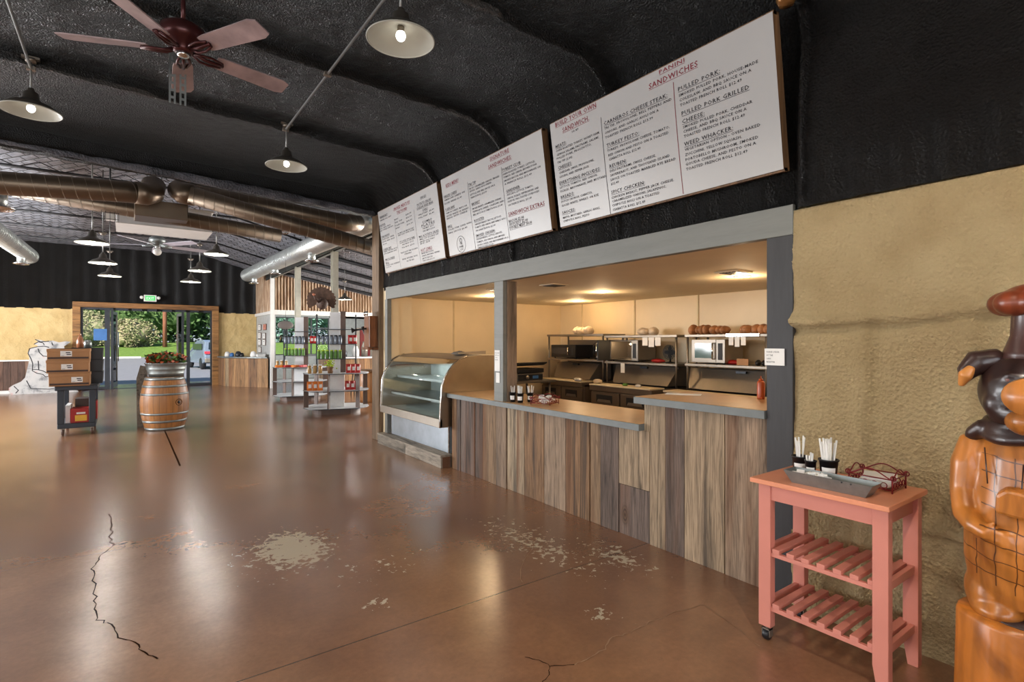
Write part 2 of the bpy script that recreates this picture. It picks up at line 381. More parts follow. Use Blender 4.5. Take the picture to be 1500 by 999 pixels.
    def build(s, name, mat, parent=None, bevel=0, world=True, flip=True):
        me = bpy.data.meshes.new(name)
        off = Vector((0, 0, 0))
        if parent is not None and world:
            p = parent
            while p is not None: off += Vector(p.location); p = p.parent
        me.from_pydata([(Vector(v)-off) for v in s.v] if off.length > 0 else s.v, [], s.f)
        for m in (mat if isinstance(mat, (list, tuple)) else [mat]): me.materials.append(M[m] if isinstance(m, str) else m)
        me.polygons.foreach_set('use_smooth', s.sm); me.polygons.foreach_set('material_index', s.mi)
        if flip and len(s.v) < 20000:
            bm = bmesh.new(); bm.from_mesh(me); bmesh.ops.recalc_face_normals(bm, faces=bm.faces); bm.to_mesh(me); bm.free()
        me.update()
        o = bpy.data.objects.new(name, me); COL.objects.link(o)
        if parent is not None: o.parent = parent
        if bevel:
            b = o.modifiers.new('bevel', 'BEVEL'); b.width = bevel; b.segments = 2; b.limit_method = 'ANGLE'; b.angle_limit = .6
        return o
def tag(o, label, cat, group=None, kind=None):
    if label: o['label'] = label
    if cat: o['category'] = cat
    if group: o['group'] = group
    if kind: o['kind'] = kind
    return o
def thing(name, label, cat, loc=(0, 0, 0), rz=0, group=None):
    o = bpy.data.objects.new(name, None); COL.objects.link(o); o.location = loc; o.rotation_euler = (0, 0, rz); o.empty_display_size = .1
    return tag(o, label, cat, group)
def struct(name, mb, mat, parent=None, bevel=0):
    o = mb.build(name, mat, parent, bevel)
    if parent is None: o['kind'] = 'structure'
    return o
def kids(o): return [c for c in list(bpy.data.objects) if c.parent == o]
TREE = {}
def copy_thing(src, loc, rz=None, label=None, group=None):
    def rec(o, parent):
        c = o.copy(); COL.objects.link(c); c.parent = parent
        for ch in TREE.setdefault(o.name, kids(o)): rec(ch, c)
        return c
    r = rec(src, None); r.location = loc
    if rz is not None: r.rotation_euler = (0, 0, rz)
    if label: r['label'] = label
    if group: r['group'] = group
    return r
def nz(x, y, seed=0):
    r = np.random.RandomState(seed); T = r.rand(256, 256)
    xi = np.floor(x).astype(int); yi = np.floor(y).astype(int); fx = x-xi; fy = y-yi
    fx = fx*fx*(3-2*fx); fy = fy*fy*(3-2*fy)
    g = lambda a, b: T[a % 256, b % 256]
    return (g(xi, yi)*(1-fx)+g(xi+1, yi)*fx)*(1-fy)+(g(xi, yi+1)*(1-fx)+g(xi+1, yi+1)*fx)*fy
def fbm(x, y, oct=4, seed=0):
    t = 0; a = .5
    for i in range(oct): t = t+a*(nz(x*2**i, y*2**i, seed+i)-.5); a *= .5
    return t
def text_mesh(lines, to3d, name, mat, parent):
    """lines: (string, u, v, width or None, height); flat lettering laid on a surface by to3d(u, v)"""
    mb = MB()
    for (s, u, v, wd, ht) in lines:
        if s == '|':
            continue
        cu = bpy.data.curves.new('t', 'FONT'); cu.body = s; cu.resolution_u = 1; cu.size = 1; cu.space_character = 1.12; cu.offset = .012
        ob = bpy.data.objects.new('t', cu); me = ob.to_mesh()
        if not me.vertices: continue
        xs = [q.co.x for q in me.vertices]; x0 = min(xs); sx = (wd/(max(xs)-x0)) if wd else ht/.72; sy = ht/.72
        mb.add([to3d(u+(q.co.x-x0)*sx, v+q.co.y*sy) for q in me.vertices], [tuple(p.vertices) for p in me.polygons])
        ob.to_mesh_clear(); bpy.data.objects.remove(ob); bpy.data.curves.remove(cu)
    return mb.build(name, mat, parent, flip=False)

# ------------------------------------------------------------------ the shell
WX = 3.30                     # counter wall
mb = MB(); mb.box(-6.2, 11, -4.2, 24.4, -.2, 0); floor = struct('floor', mb, 'floor')
def ribbon(name, pts, w_, mat, z=.0012):
    mb = MB(); L = []; R_ = []
    for i, p in enumerate(pts):
        a = Vector(pts[max(i-1, 0)]); b = Vector(pts[min(i+1, len(pts)-1)]); t = (b-a).normalized(); n = Vector((-t.y, t.x))
        k = w_*(.35+.65*abs(math.sin(i*2.3+1)))
        L.append((p[0]+n.x*k, p[1]+n.y*k, z)); R_.append((p[0]-n.x*k, p[1]-n.y*k, z))
    N = len(pts); mb.add(L+R_, [(i, i+1, N+i+1, N+i) for i in range(N-1)]); return struct(name, mb, mat, floor)
def jitter(pts, sub=5, amp=.012, seed=1):
    q = random.Random(seed); out = []
    for a, b in zip(pts, pts[1:]):
        for k in range(sub):
            t = k/sub; out.append((a[0]+(b[0]-a[0])*t+q.uniform(-amp, amp), a[1]+(b[1]-a[1])*t+q.uniform(-amp, amp)))
    out.append(pts[-1]); return out
M['crack'] = vary('dark_crack', '#2b1d15', 1, spec=0); M['crack_pale'] = vary('pale_filled_crack', '#94745a', .6, spec=.2); M['joint_dark'] = vary('dark_floor_slot', '#2e1e14', .9, spec=0)
CRACK1 = [(-.117, 6.158), (-.093, 5.657), (-.104, 5.438), (-.079, 5.171), (-.143, 5.028), (-.188, 4.816), (-.182, 4.591), (-.154, 4.289), (-.148, 4.036), (-.125, 3.862), (-.072, 3.76), (-.027, 3.568), (.048, 3.421), (.087, 3.305), (.131, 3.216)]
CRACK2 = [(2.683, 1.491), (2.771, 1.7), (2.834, 1.937), (2.624, 1.978), (2.415, 1.992), (2.233, 1.979), (2.128, 2.01), (2.01, 1.951), (1.866, 1.949), (1.797, 1.948)]
ribbon('crack', jitter(CRACK1, 4, .014), .0045, 'crack')
ribbon('crack', jitter(CRACK2, 4, .008, 2), .004, 'crack_pale')
ribbon('crack', jitter([(1.797, 1.948), (1.69, 2.013), (1.676, 2.074), (1.635, 2.143)], 4, .006, 3), .003, 'crack')
ribbon('crack', jitter([(1.69, 2.013), (1.641, 1.963), (1.575, 1.93)], 4, .005, 4), .0025, 'crack')
ribbon('crack', jitter([(2.525, 3.215), (2.258, 3.018), (2.13, 2.82)], 5, .01, 5), .003, 'crack_pale')
mb = MB(); mb.box(.555, .575, 8.02, 15.6, 0, .0015); struct('floor_slot', mb, 'joint_dark', floor)

# tan stucco wall right of the counter opening, its lumps and ledges modelled
def tan_wall(y0, y1, z0, z1, step):
    ys = np.arange(y0, y1+.001, step); zs = np.arange(z0, z1+.001, step); Y, Z = np.meshgrid(ys, zs, indexing='ij')
    d = fbm(Y*1.6, Z*1.6, 4, 3)*.09 + fbm(Y*22, Z*22, 3, 9)*.022
    led = 1.74+.03*np.sin(Y*3.1)+fbm(Y*3, Y*0+2, 3, 5)*.06
    d += .06*np.exp(-((Z-led)/.03)**2)*(.65+.35*np.sin(Y*5)) - .035*np.exp(-((Z-led+.055)/.022)**2)
    led2 = .66+.03*np.sin(Y*4)
    d += .03*np.exp(-((Z-led2)/.03)**2)*(Y < 1.1) - .02*np.exp(-((Z-led2+.05)/.03)**2)*(Y < 1.1)
    for cy in (1.18, .72, .1): d += -.022*np.exp(-((Y-cy-fbm(Z*2, Z*0, 2, 7)*.1)/.035)**2)*(Z < 1.72)+.018*np.exp(-((Y-cy-.07)/.04)**2)*(Z < 1.72)
    d = np.where(Z < 1.0, np.clip(d, -.05, .05), np.clip(d, -.06, .10))
    d *= np.clip((2.5-Z)/.25, .3, 1)
    X = 3.285-d
    X = np.where(Y > 1.58, X+(Y-1.58)*.3, X)
    return np.stack([X, Y, Z], -1)
mb = MB(); mb.grid(tan_wall(-3.95, 1.645, 0, 2.396, .018)); mb.box(3.36, 3.5, -4.2, 1.62, 0, 2.5)
o = mb.build('wall_right', 'tan_foam', flip=False); o['kind'] = 'structure'

# black foam: runs from the top of the wall round the corner and over the ceiling
def section(step):
    pts = []; z = 2.40
    while z < 3.36: pts.append((3.345, z, 1, 0)); z += step
    n = int(.62*PI/2/step)
    for i in range(n+1):
        a = PI/2*i/n; pts.append((3.345-.6+.6*math.cos(a), 3.36+.57*math.sin(a), math.cos(a), math.sin(a)))
    x = 2.745-step
    while x > -6.1: pts.append((x, 3.93+(2.745-x)*.031, 0, 1)); x -= step
    return np.array(pts)
RIBS = (-2.9, -1.4, .1, 1.56, 3.08, 4.62, 6.14)
def foam_sheet(y0, y1, step):
    S_ = section(step); n = len(S_)
    ys = set(np.round(np.arange(y0, y1+.001, step), 4))
    for ry in RIBS: ys |= set(np.round(np.arange(ry-.09, ry+.09, .008), 4))
    ys = np.array(sorted(ys))
    X = np.repeat(S_[:, 0][:, None], len(ys), 1); Z = np.repeat(S_[:, 1][:, None], len(ys), 1)
    NX = np.repeat(S_[:, 2][:, None], len(ys), 1); NZ = np.repeat(S_[:, 3][:, None], len(ys), 1)
    Y = np.repeat(ys[None, :], n, 0); T = np.repeat((np.arange(n)*step)[:, None], len(ys), 1)
    d = fbm(T*1.3, Y*1.3, 4, 21)*.09+fbm(T*16, Y*16, 3, 31)*.03
    for ry in RIBS:
        yy = Y-ry-fbm(T*1.5, T*0+ry, 2, 4)*.04-fbm(T*30, T*0+ry, 3, 4)*.016
        d += .062/(1+np.exp((np.abs(yy)-.022)/.004))+.02*np.exp(-(yy/.07)**2)
    wall = np.clip((1.1-T)/.3, 0, 1)
    d += .018*np.sin(Y*2*PI/.2+fbm(T, Y, 2, 8)*3)*np.clip((.35-T)/.1, 0, 1)
    d = np.where(T < 1.25, d*.55, d); d += np.clip((1.62-Y)/.08, 0, 1)*np.clip((1.0-T)/.5, 0, 1)*.075
    d = np.where(Y > 1.64, d*np.clip((T+.02)/.12, .15, 1), d)
    far = 1-np.clip((T-1.6)/.6, 0, 1)*np.clip((Y-6.4)/.5, 0, 1)*.6
    d = d*far
    return np.stack([X-NX*d, Y, Z-NZ*d], -1)
mb = MB(); mb.grid(foam_sheet(-4.2, 8.45, .032))
mb.box(3.5, 3.7, -4.2, 8.4, 2.36, 4.4); mb.box(-6.4, 3.7, -4.2, 8.5, 4.45, 4.6)
ceiling = mb.build('ceiling', 'black_foam', flip=False); ceiling['kind'] = 'structure'
M['rib'] = foam('greyish_foam_rib', srgb('#3b3937'), srgb('#575451'), .5, 60, 1, .6, .04)
for ry in RIBS[4:]:
    S_ = section(.025); S_ = S_[(S_[:, 1] > 3.3)]; n = len(S_); T = np.arange(n)*.025; rows = []
    for (dy, dd) in ((-.012, .03), (-.012, .072), (.012, .078), (.014, .03)):
        k = dd+fbm(T*22, T*0+dy*40+ry, 3, 6)*.022+fbm(T*1.3, T*0+ry*1.3, 3, 21)*.06; yy = ry+dy+fbm(T*1.5, T*0+ry, 2, 4)*.04+fbm(T*25, T*0+dy*10, 2, 9)*.012
        rows.append(np.stack([S_[:, 0]-S_[:, 2]*k, yy, S_[:, 1]-S_[:, 3]*k], -1))
    mb = MB(); mb.grid(np.array(rows), False); struct('ceiling_rib', mb, 'rib', ceiling)

# bulkhead where the low room opens into the hall; its bottom edge rises to the left
def edge_z(x): return 3.625+(3.24-x)*.044
mb = MB()
xs = np.arange(-6.1, 3.36, .04)
rows = []
for k, (yy, zf) in enumerate(((8.28, 0), (8.27, .02), (8.25, .1), (8.3, .5), (8.3, 1.2))):
    rows.append(np.stack([xs, np.full_like(xs, yy)+fbm(xs*5, xs*0+k, 3, 12)*.05, edge_z(xs)+zf+fbm(xs*4, xs*0+k*3, 3, 14)*(.05 if k < 2 else .02)], -1))
mb.grid(np.array(rows)); mb.grid(np.array([rows[0], rows[0]+np.array([0, .14, 0]), rows[0]+np.array([0, .16, 1.4])]))
o = struct('wall_bulkhead', mb, 'black_foam')
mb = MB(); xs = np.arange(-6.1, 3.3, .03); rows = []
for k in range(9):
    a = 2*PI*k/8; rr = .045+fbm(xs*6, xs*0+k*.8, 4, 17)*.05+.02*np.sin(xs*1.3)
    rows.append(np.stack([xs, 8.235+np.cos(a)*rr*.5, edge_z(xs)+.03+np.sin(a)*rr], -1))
mb.grid(np.array(rows)); struct('trim_bulkhead_edge', mb, foam('pale_unpainted_foam', srgb('#7f8088'), srgb('#3c3d44'), .5, 40, 1, .5, .05))  # added rail; its pale grey paints in the daylit lower edge of the bulkhead

# far wall of the hall: tan stucco below, black foam with folds above, entrance opening in between
FY = 22.2
def far_panel(x0, x1, z0, z1, fold, st=.06):
    xs = np.linspace(x0, x1, max(3, int((x1-x0)/st))); zs = np.linspace(z0, z1, max(3, int((z1-z0)/st))); X, Z = np.meshgrid(xs, zs, indexing='ij')
    if fold: d = .05*np.sin(X*2*PI/.42+fbm(X, Z*.6, 2, 2)*2)+fbm(X*2, Z*1.5, 3, 5)*.1
    else: d = fbm(X*1.5, Z*1.5, 3, 8)*.09-.04*np.exp(-((Z-1.75)/.05)**2)-.03*np.exp(-(((X+.4) % 1.1-.5)/.04)**2)
    return np.stack([X, FY-.02-d*.6, Z], -1)
mb = MB(); mb.grid(far_panel(-6.1, 4.04, 2.62, 4.75, True)); mb.box(-6.2, 4.04, FY+.06, FY+.3, 2.75, 4.9)
o = mb.build('wall_far_upper', 'black_foam', flip=False); o['kind'] = 'structure'
mb = MB(); mb.grid(far_panel(-6.1, -1.3, .95, 2.64, False)); mb.grid(far_panel(2.68, 4.04, 0, 2.64, False)); mb.box(-6.2, -1.2, FY+.06, FY+.3, 0, 2.75); mb.box(2.6, 4.2, FY+.06, FY+.3, 0, 2.75)
o = mb.build('wall_far', 'tan_far', flip=False); o['kind'] = 'structure'
mb = MB()
x = -6.1
while x < -1.42: mb.box(x+.003, min(x+.16, -1.38), FY-.09, FY-.06, 0, .98); x += .163
struct('wall_wainscot', mb, 'wainscot')
mb = MB(); mb.box(-6.1, -1.37, FY-.14, FY-.03, .98, 1.02); mb.box(-6.1, -1.37, FY-.11, FY-.09, 0, .09); struct('trim_ledge', mb, 'white')

# entrance: wood surround, dark mullions, glass, doors standing open
mb = MB(); mb.box(-1.38, 2.76, FY-.16, FY+.1, 2.70, 2.87); mb.box(-1.38, -1.18, FY-.16, FY+.1, 0, 2.70); mb.box(2.55, 2.76, FY-.16, FY+.1, 0, 2.70)
struct('trim_entrance', mb, 'framewood', bevel=.01)
door = thing('door_1', None, None, (0, 0, 0)); door['kind'] = 'structure'
mb = MB()
for (a, b) in ((-1.18, -1.12), (-.56, -.42), (-.40, -.33), (1.61, 1.68), (1.76, 1.86), (2.50, 2.55)): mb.box(a, b, FY-.05, FY+.06, 0, 2.70)
for (a, b) in ((-1.18, -.42), (1.76, 2.55)): mb.box(a, b, FY-.04, FY+.05, 0, .09); mb.box(a, b, FY-.04, FY+.05, 2.63, 2.70)
mb.box(-.42, 1.76, FY-.04, FY+.05, 2.62, 2.70); mb.box(-1.18, 2.55, FY-.04, FY+.05, 0, .012)
struct('door_frame', mb, 'dark', door)
mb = MB(); mb.box(-1.12, -.56, FY, FY+.012, .09, 2.63); mb.box(1.86, 2.50, FY, FY+.012, .09, 2.63); struct('door_glass', mb, 'window_glass', door)
for (hx, ang) in ((-.36, 1.45), (1.66, PI-1.45)):
    m4 = Matrix.Translation((hx, FY+.05, 0)) @ Matrix.Rotation(ang, 4, 'Z'); mb = MB()
    mb.box(0, .07, -.02, .02, .02, 2.6, m4); mb.box(.88, .95, -.02, .02, .02, 2.6, m4); mb.box(0, .95, -.02, .02, .02, .2, m4); mb.box(0, .95, -.02, .02, 2.5, 2.6, m4)
    struct('door_leaf', mb, 'steel_dull', door)
    mb = MB(); mb.box(.07, .88, -.004, .004, .2, 2.5, m4); struct('door_pane', mb, 'window_glass', door)
    mb = MB(); mb.cyl(m4 @ Vector((.8, -.06, .9)), m4 @ Vector((.8, -.06, 1.9)), .015); struct('door_handle', mb, 'chrome', door)

# hall ceiling (quilted dark insulation) with thin black purlins, side-room ceiling sloping down
mb = MB()
P_ = np.array([[(-6.1, y, 4.7+0*y), (2.3, y, 4.7), (4.04, y, 4.2), (4.06, y, 3.93)] for y in np.arange(8.42, 22.6, .5)])
mb.grid(P_, False); mb.box(-6.3, 4.1, 8.3, 22.6, 4.95, 5.1)
hall_ceiling = struct('ceiling_hall', mb, 'quilt')
for i, y in enumerate(np.arange(10.2, 22, 2.0)):
    mb = MB(); mb.tube([(-6, y, 4.55), (2.2, y, 4.55), (4.0, y, 4.08)], .025, 6)
    for x in np.arange(-5.7, 1.2, .6): mb.tube([(x, y, 4.55), (x+.3, y, 4.68), (x+.6, y, 4.55)], .008, 5)
    struct('roof_purlin', mb, 'matte_black', hall_ceiling)
mb = MB(); P_ = np.array([[(4.04, y, 3.9), (6, y, 3.55), (8, y, 3.18), (11, y, 2.7)] for y in np.arange(8.3, 24.6, .5)]); mb.grid(P_, False)
mb.box(4.0, 11.2, 8.2, 24.6, 4.1, 4.2)
sc_ = struct('ceiling_side', mb, 'quilt')
for y in np.arange(9.5, 24, 1.5):
    mb = MB(); mb.tube([(4.06, y, 3.84), (8, y, 3.12), (11, y, 2.62)], .05, 6); struct('roof_purlin', mb, 'matte_black', sc_)
# left wall and near wall (both out of view), windows added for the fill light
mb = MB(); ys = [-4.2]
for wy in (-1.2, 2.6, 6.4, 12.0, 17.0): ys += [wy-1.3, wy+1.3]
ys += [24.4]
for a, b in zip(ys[0::2], ys[1::2]): mb.box(-6.3, -6.1, a, b, 0, 5)
for wy in (-1.2, 2.6, 6.4, 12.0, 17.0): mb.box(-6.3, -6.1, wy-1.3, wy+1.3, 0, 1.2); mb.box(-6.3, -6.1, wy-1.3, wy+1.3, 2.8, 5)
struct('wall_left', mb, 'tan_far')
for k, wy in enumerate((-1.2, 2.6, 6.4, 12.0, 17.0)):
    mb = MB()
    for q in (-1.3, -.03, 1.24): mb.box(-6.14, -6.08, wy+q, wy+q+.06, 1.2, 2.8)
    mb.box(-6.14, -6.08, wy-1.3, wy+1.3, 1.2, 1.26); mb.box(-6.14, -6.08, wy-1.3, wy+1.3, 2.74, 2.8)
    wf = struct('window_%d' % (k+1), mb, 'dark')
    mb = MB(); mb.box(-6.115, -6.105, wy-1.24, wy+1.24, 1.26, 2.74); struct('window_pane', mb, 'window_glass', wf)
mb = MB(); mb.box(-6.3, -3.9, -4.3, -4.1, 0, 4.6); mb.box(1.9, 3.7, -4.3, -4.1, 0, 4.6); mb.box(-3.9, 1.9, -4.3, -4.1, 3.1, 4.6); mb.box(-3.9, 1.9, -4.3, -4.1, 0, .9); struct('wall_near', mb, 'tan_far')
mb = MB()
for q in (-3.9, -2, -.1, 1.84): mb.box(q, q+.06, -4.22, -4.16, .9, 3.1)
wf = struct('window_6', mb, 'dark'); mb = MB(); mb.box(-3.84, 1.84, -4.2, -4.19, .9, 3.1); struct('window_pane', mb, 'window_glass', wf)

# counter wall: below the opening, around it, and the corner post
mb = MB(); mb.box(3.345, 3.5, 7.86, 8.2, 0, 2.45); mb.box(3.36, 3.5, 1.62, 8.2, 2.28, 2.45); mb.box(3.36, 3.48, 1.62, 1.78, 0, 2.3); struct('wall_counter', mb, 'kitchen_wall')
mb = MB(); mb.box(3.29, 3.36, 1.62, 7.90, 2.25, 2.435); struct('trim_1', mb, 'grey_paint', bevel=.004)
mb = MB(); mb.box(3.29, 3.36, 1.62, 1.785, 0, 2.25); mb.box(3.36, 3.48, 1.68, 1.785, 0, 2.25); struct('trim_2', mb, 'dark_paint', bevel=.004)
mb = MB(); mb.box(3.29, 3.36, 7.835, 7.93, .17, 2.25); struct('trim_3', mb, 'grey_paint', bevel=.004)
mb = MB(); mb.box(3.29, 3.34, 4.70, 4.87, .945, 2.25); mb.k = 1; mb.box(3.34, 3.47, 4.69, 4.86, .945, 2.25)
M['taupe'] = wood('taupe_painted_wood', [srgb('#8a7563')], 2, 6, .12, .5, .1)
struct('trim_4', mb, ['grey_paint', 'taupe'], bevel=.003)
mb = MB(); mb.box(3.36, 3.46, 7.93, 8.12, 0, 3.6); mb.box(3.27, 3.37, 8.13, 8.42, 0, 3.65); struct('pillar_corner', mb, 'postwood', bevel=.01)

# kitchen shell
mb = MB(); mb.box(7.05, 7.2, -.6, 8.2, 0, 2.35)
struct('wall_kitchen_back', mb, 'kitchen_wall')
mb = MB(); mb.box(3.5, 7.2, 8.06, 8.2, 0, 2.35); mb.box(3.5, 3.74, 7.9, 8.06, 0, 2.3); struct('wall_kitchen_left', mb, 'kitchen_wall')
mb = MB(); mb.box(3.5, 7.2, -.75, -.6, 0, 2.35); struct('wall_kitchen_right', mb, 'kitchen_wall')
mb = MB(); mb.box(3.36, 7.2, -.7, 8.2, 2.3, 2.36); struct('ceiling_kitchen', mb, 'kitchen_ceiling')
M['seam'] = vary('panel_seam', '#cbb68f', .6)
for yy in (.6, 2.1, 3.5, 4.89, 6.14, 7.43):
    mb = MB(); mb.box(7.035, 7.05, yy-.012, yy+.012, 0, 2.3); struct('trim_seam', mb, 'seam')
for xx in (4.6, 5.9):
    mb = MB(); mb.box(xx-.012, xx+.012, 8.045, 8.06, 0, 2.3); struct('trim_seam', mb, 'seam')
mb = MB(); mb.box(7.0, 7.05, 5.9, 7.75, .9, 1.62); struct('trim_splash_panel', mb, 'steel_dull')

# side room: tin soffit, posts, beam, windows, white walls
def corrug(p0, p1, z0, z1, n, amp, cut=None):
    P0 = Vector((*p0, 0)); P1 = Vector((*p1, 0)); L = (P1-P0).length; t = (P1-P0)/L; nn = Vector((-t.y, t.x, 0)); mb = MB(); R_ = []
    N = n*6
    for i in range(N+1):
        q = P0+t*(L*i/N)+nn*(amp*math.sin(2*PI*i/6)); zt = z1 if cut is None else cut(q.x)
        R_.append([(q.x, q.y, z0), (q.x, q.y, zt)])
    mb.grid(np.array(R_)); return mb
struct('wall_tin', corrug((10.8, 19.4), (4.06, 19.4), 2.66, 3.8, 66, .045, lambda x: 3.9-(x-4.04)*.178), 'tin')
struct('wall_tin_return', corrug((4.02, 19.42), (4.02, 22.15), 2.62, 4.02, 20, .025), 'tin')
mb = MB(); mb.box(4.03, 10.8, 19.36, 19.5, 2.50, 2.66); mb.box(3.98, 4.10, 19.4, 22.15, 2.52, 2.62); mb.box(3.97, 4.09, 19.34, 19.46, 0, 4.0); struct('trim_5', mb, 'white')
mb = MB(); mb.box(4.05, 4.15, 19.46, 22.3, 0, 4.0); struct('wall_white_office', mb, vary('pale_grey_wall', '#a9aaa8', .6))
mb = MB(); mb.box(7.35, 11, 24.0, 24.2, 0, 3.4); mb.box(4.1, 11, 24.0, 24.2, 2.62, 4.0); mb.box(4.1, 7.4, 24.0, 24.2, 0, 1.0); mb.box(4.1, 5.0, 24, 24.2, 1.0, 2.62); mb.box(4.1, 4.2, 22.2, 24.2, 0, 4); struct('wall_side_far', mb, vary('pale_blue_white_wall', '#c9d2d2', .6))
mb = MB(); mb.box(10.9, 11, 8.2, 10.4, 0, 3.4); mb.box(10.9, 11, 18.6, 24.2, 0, 3.4); mb.box(10.9, 11, 10.4, 18.6, 2.4, 3.4); mb.box(10.9, 11, 10.4, 18.6, 0, .9); struct('wall_side_right', mb, 'white')
mb = MB()
for xx in (5.0, 5.55, 5.95, 6.55, 7.3): mb.box(xx, xx+.05, 24.0, 24.08, 1.0, 2.62)
for zz in (1.0, 1.75, 2.15, 2.58): mb.box(5.0, 7.35, 24.01, 24.07, zz, zz+.04)
wf = struct('window_7', mb, 'dark'); mb = MB(); mb.box(5, 7.35, 24.04, 24.05, 1.0, 2.6); struct('window_pane', mb, 'window_glass', wf)
mb = MB(); mb.box(8.55, 9.35, 23.93, 24.0, 0, 2.2); mb.k = 1; mb.box(8.72, 9.2, 23.9, 23.93, .1, 2.1); struct('door_2', mb, ['steel_dull', 'red'])
mb = MB(); mb.box(3.98, 4.0, 8.45, 20.2, 3.72, 3.90); mb.box(3.98, 4.08, 8.45, 20.2, 3.88, 3.90); mb.box(3.98, 4.08, 8.45, 20.2, 3.72, 3.74)
struct('beam_steel', mb, 'galv')
for yy in (12.75, 16.1):
    mb = MB(); mb.box(3.96, 4.10, yy-.07, yy-.05, 0, 3.75); mb.box(3.96, 4.10, yy+.05, yy+.07, 0, 3.75); mb.box(4.02, 4.04, yy-.06, yy+.06, 0, 3.75); struct('pillar_steel', mb, vary('pale_painted_steel', '#b9b7aa', .5))

# ------------------------------------------------------------------ outside: tarmac, grass, trees, car
mb = MB(); mb.box(-60, 70, 24.6, 110, -.16, -.06); struct('ground', mb, 'asphalt')
mb = MB(); mb.box(-9, 11, 22.5, 24.6, -.16, -.005); struct('ground_step', mb, vary('pale_concrete_walk', '#a7a7a3', .6))
mb = MB(); xs = np.linspace(-60, 70, 60); ys = np.linspace(66, 105, 24); X, Y = np.meshgrid(xs, ys, indexing='ij')
mb.grid(np.stack([X, Y, -.05+(Y-66)*.10*(Y < 80)+(Y >= 80)*1.4+fbm(X*.3, Y*.3, 3, 4)*.3], -1)); tag(mb.build('lawn', 'grass', flip=False), 'bright green grass strip beyond the parking lot', 'grass', kind='stuff')
mb = MB(); mb.box(-4.5, 1.2, 63.2, 63.8, -.06, .08); tag(mb.build('parking_curb', 'white'), 'white kerb stone at the edge of the grass outside', 'kerb')
def leafy(name, loc, r, mat, label, cat, seed, trunk=1.5, leaves=1500, leaf=.5):
    q = random.Random(seed); t = thing(name, label, cat, loc)
    mb = MB()
    for k in range(7):
        a = q.uniform(0, 2*PI); e = q.uniform(-.4, .5)
        mb.ell((loc[0]+math.cos(a)*r[0]*.35, loc[1]+math.sin(a)*r[1]*.35, loc[2]+trunk+r[2]*(1+e*.5)), (r[0]*.6, r[1]*.6, r[2]*.6), 12, 8, None, .12, seed+k)
    for k in range(leaves):
        u = q.uniform(-1, 1); a = q.uniform(0, 2*PI); s = math.sqrt(1-u*u); f = q.uniform(.8, 1.08)*(1+.18*math.sin(a*5+seed)*s)
        c = Vector((loc[0]+r[0]*s*math.cos(a)*f, loc[1]+r[1]*s*math.sin(a)*f, loc[2]+trunk+r[2]+r[2]*u*f))
        d = Vector((q.uniform(-1, 1), q.uniform(-1, 1), q.uniform(-1, 1))).normalized()*leaf; e = d.orthogonal().normalized()*leaf*.6
        mb.add([c-d, c+e, c+d, c-e], [(0, 1, 2, 3)])
    mb.build('foliage', mat, t, flip=False)
    mb = MB(); mb.cyl((loc[0], loc[1], loc[2]-.5), (loc[0], loc[1], loc[2]+trunk+r[2]), .25, .12, 8); mb.build('trunk', 'postwood', t)
leafy('flowering_bush', (.45, 76, .9), (2.3, 2.0, 1.75), 'bush', 'big pale bush with pinkish patches behind the grass, framed by the entrance', 'bush', 3, -.3, 4200, .13)
leafy('flowering_bush', (-3.7, 77, .9), (2.3, 2.0, 2.2), 'bush', 'pale bush seen through the left pane of the entrance', 'bush', 4, -.3, 3600, .13)
TR = [(-22, 72, 8, 7), (-14, 76, 8, 8), (-5, 78, 7, 8.5), (3, 72, 6.5, 7.5), (10, 75, 7, 8), (17, 72, 7, 7.5), (25, 76, 8, 8), (34, 78, 9, 8.5), (44, 78, 8, 8), (-30, 78, 9, 8), (7, 86, 9, 10)]
TL = ['dark green tree furthest left beyond the parking lot', 'tall dark green tree behind the left bush', 'dark green tree straight behind the pale bush', 'dark green tree left of the utility pole', 'dark green tree behind the utility pole', 'bluish green tree behind the parked car', 'bluish green tree right of the parked car', 'bluish green tree seen through the side room window', 'bluish green tree at the right of the side room window', 'dark green tree hidden beyond the left bush', 'tallest tree at the back of the grove']
for k, (x, y, rx, rz) in enumerate(TR):
    leafy('tree', (x*1.15, y+16, 1.0), (rx, 4.5, rz), 'tree_teal' if k in (5, 6, 7, 8) else 'tree_dark', TL[k], 'tree', 20+k, 0, 3600, .33)
t = thing('utility_pole', 'reddish brown utility pole among the trees seen through the entrance', 'pole', (3.75, 75, .7)); mb = MB(); mb.cyl((3.75, 75, .7), (3.75, 75, 11), .24, .19, 10); mb.build('post', wood('pole_wood', [srgb('#8a5a45')], 2, 6, .1, .8, .1), t)
mb = MB(); mb.box(2.6, 4.9, 74.9, 75.1, 10.2, 10.4); mb.build('crossarm', 'postwood', t)
mb = MB(); mb.box(4.75, 5.15, 72, 72.4, .5, 2.2); mb.box(4.7, 5.2, 71.95, 72.45, 2.2, 2.3); tag(mb.build('roadside_post', wood('red_post_wood', [srgb('#8d5b4a')], 2, 6, .1, .8, .1)), 'short brown post standing in the grass outside', 'post')
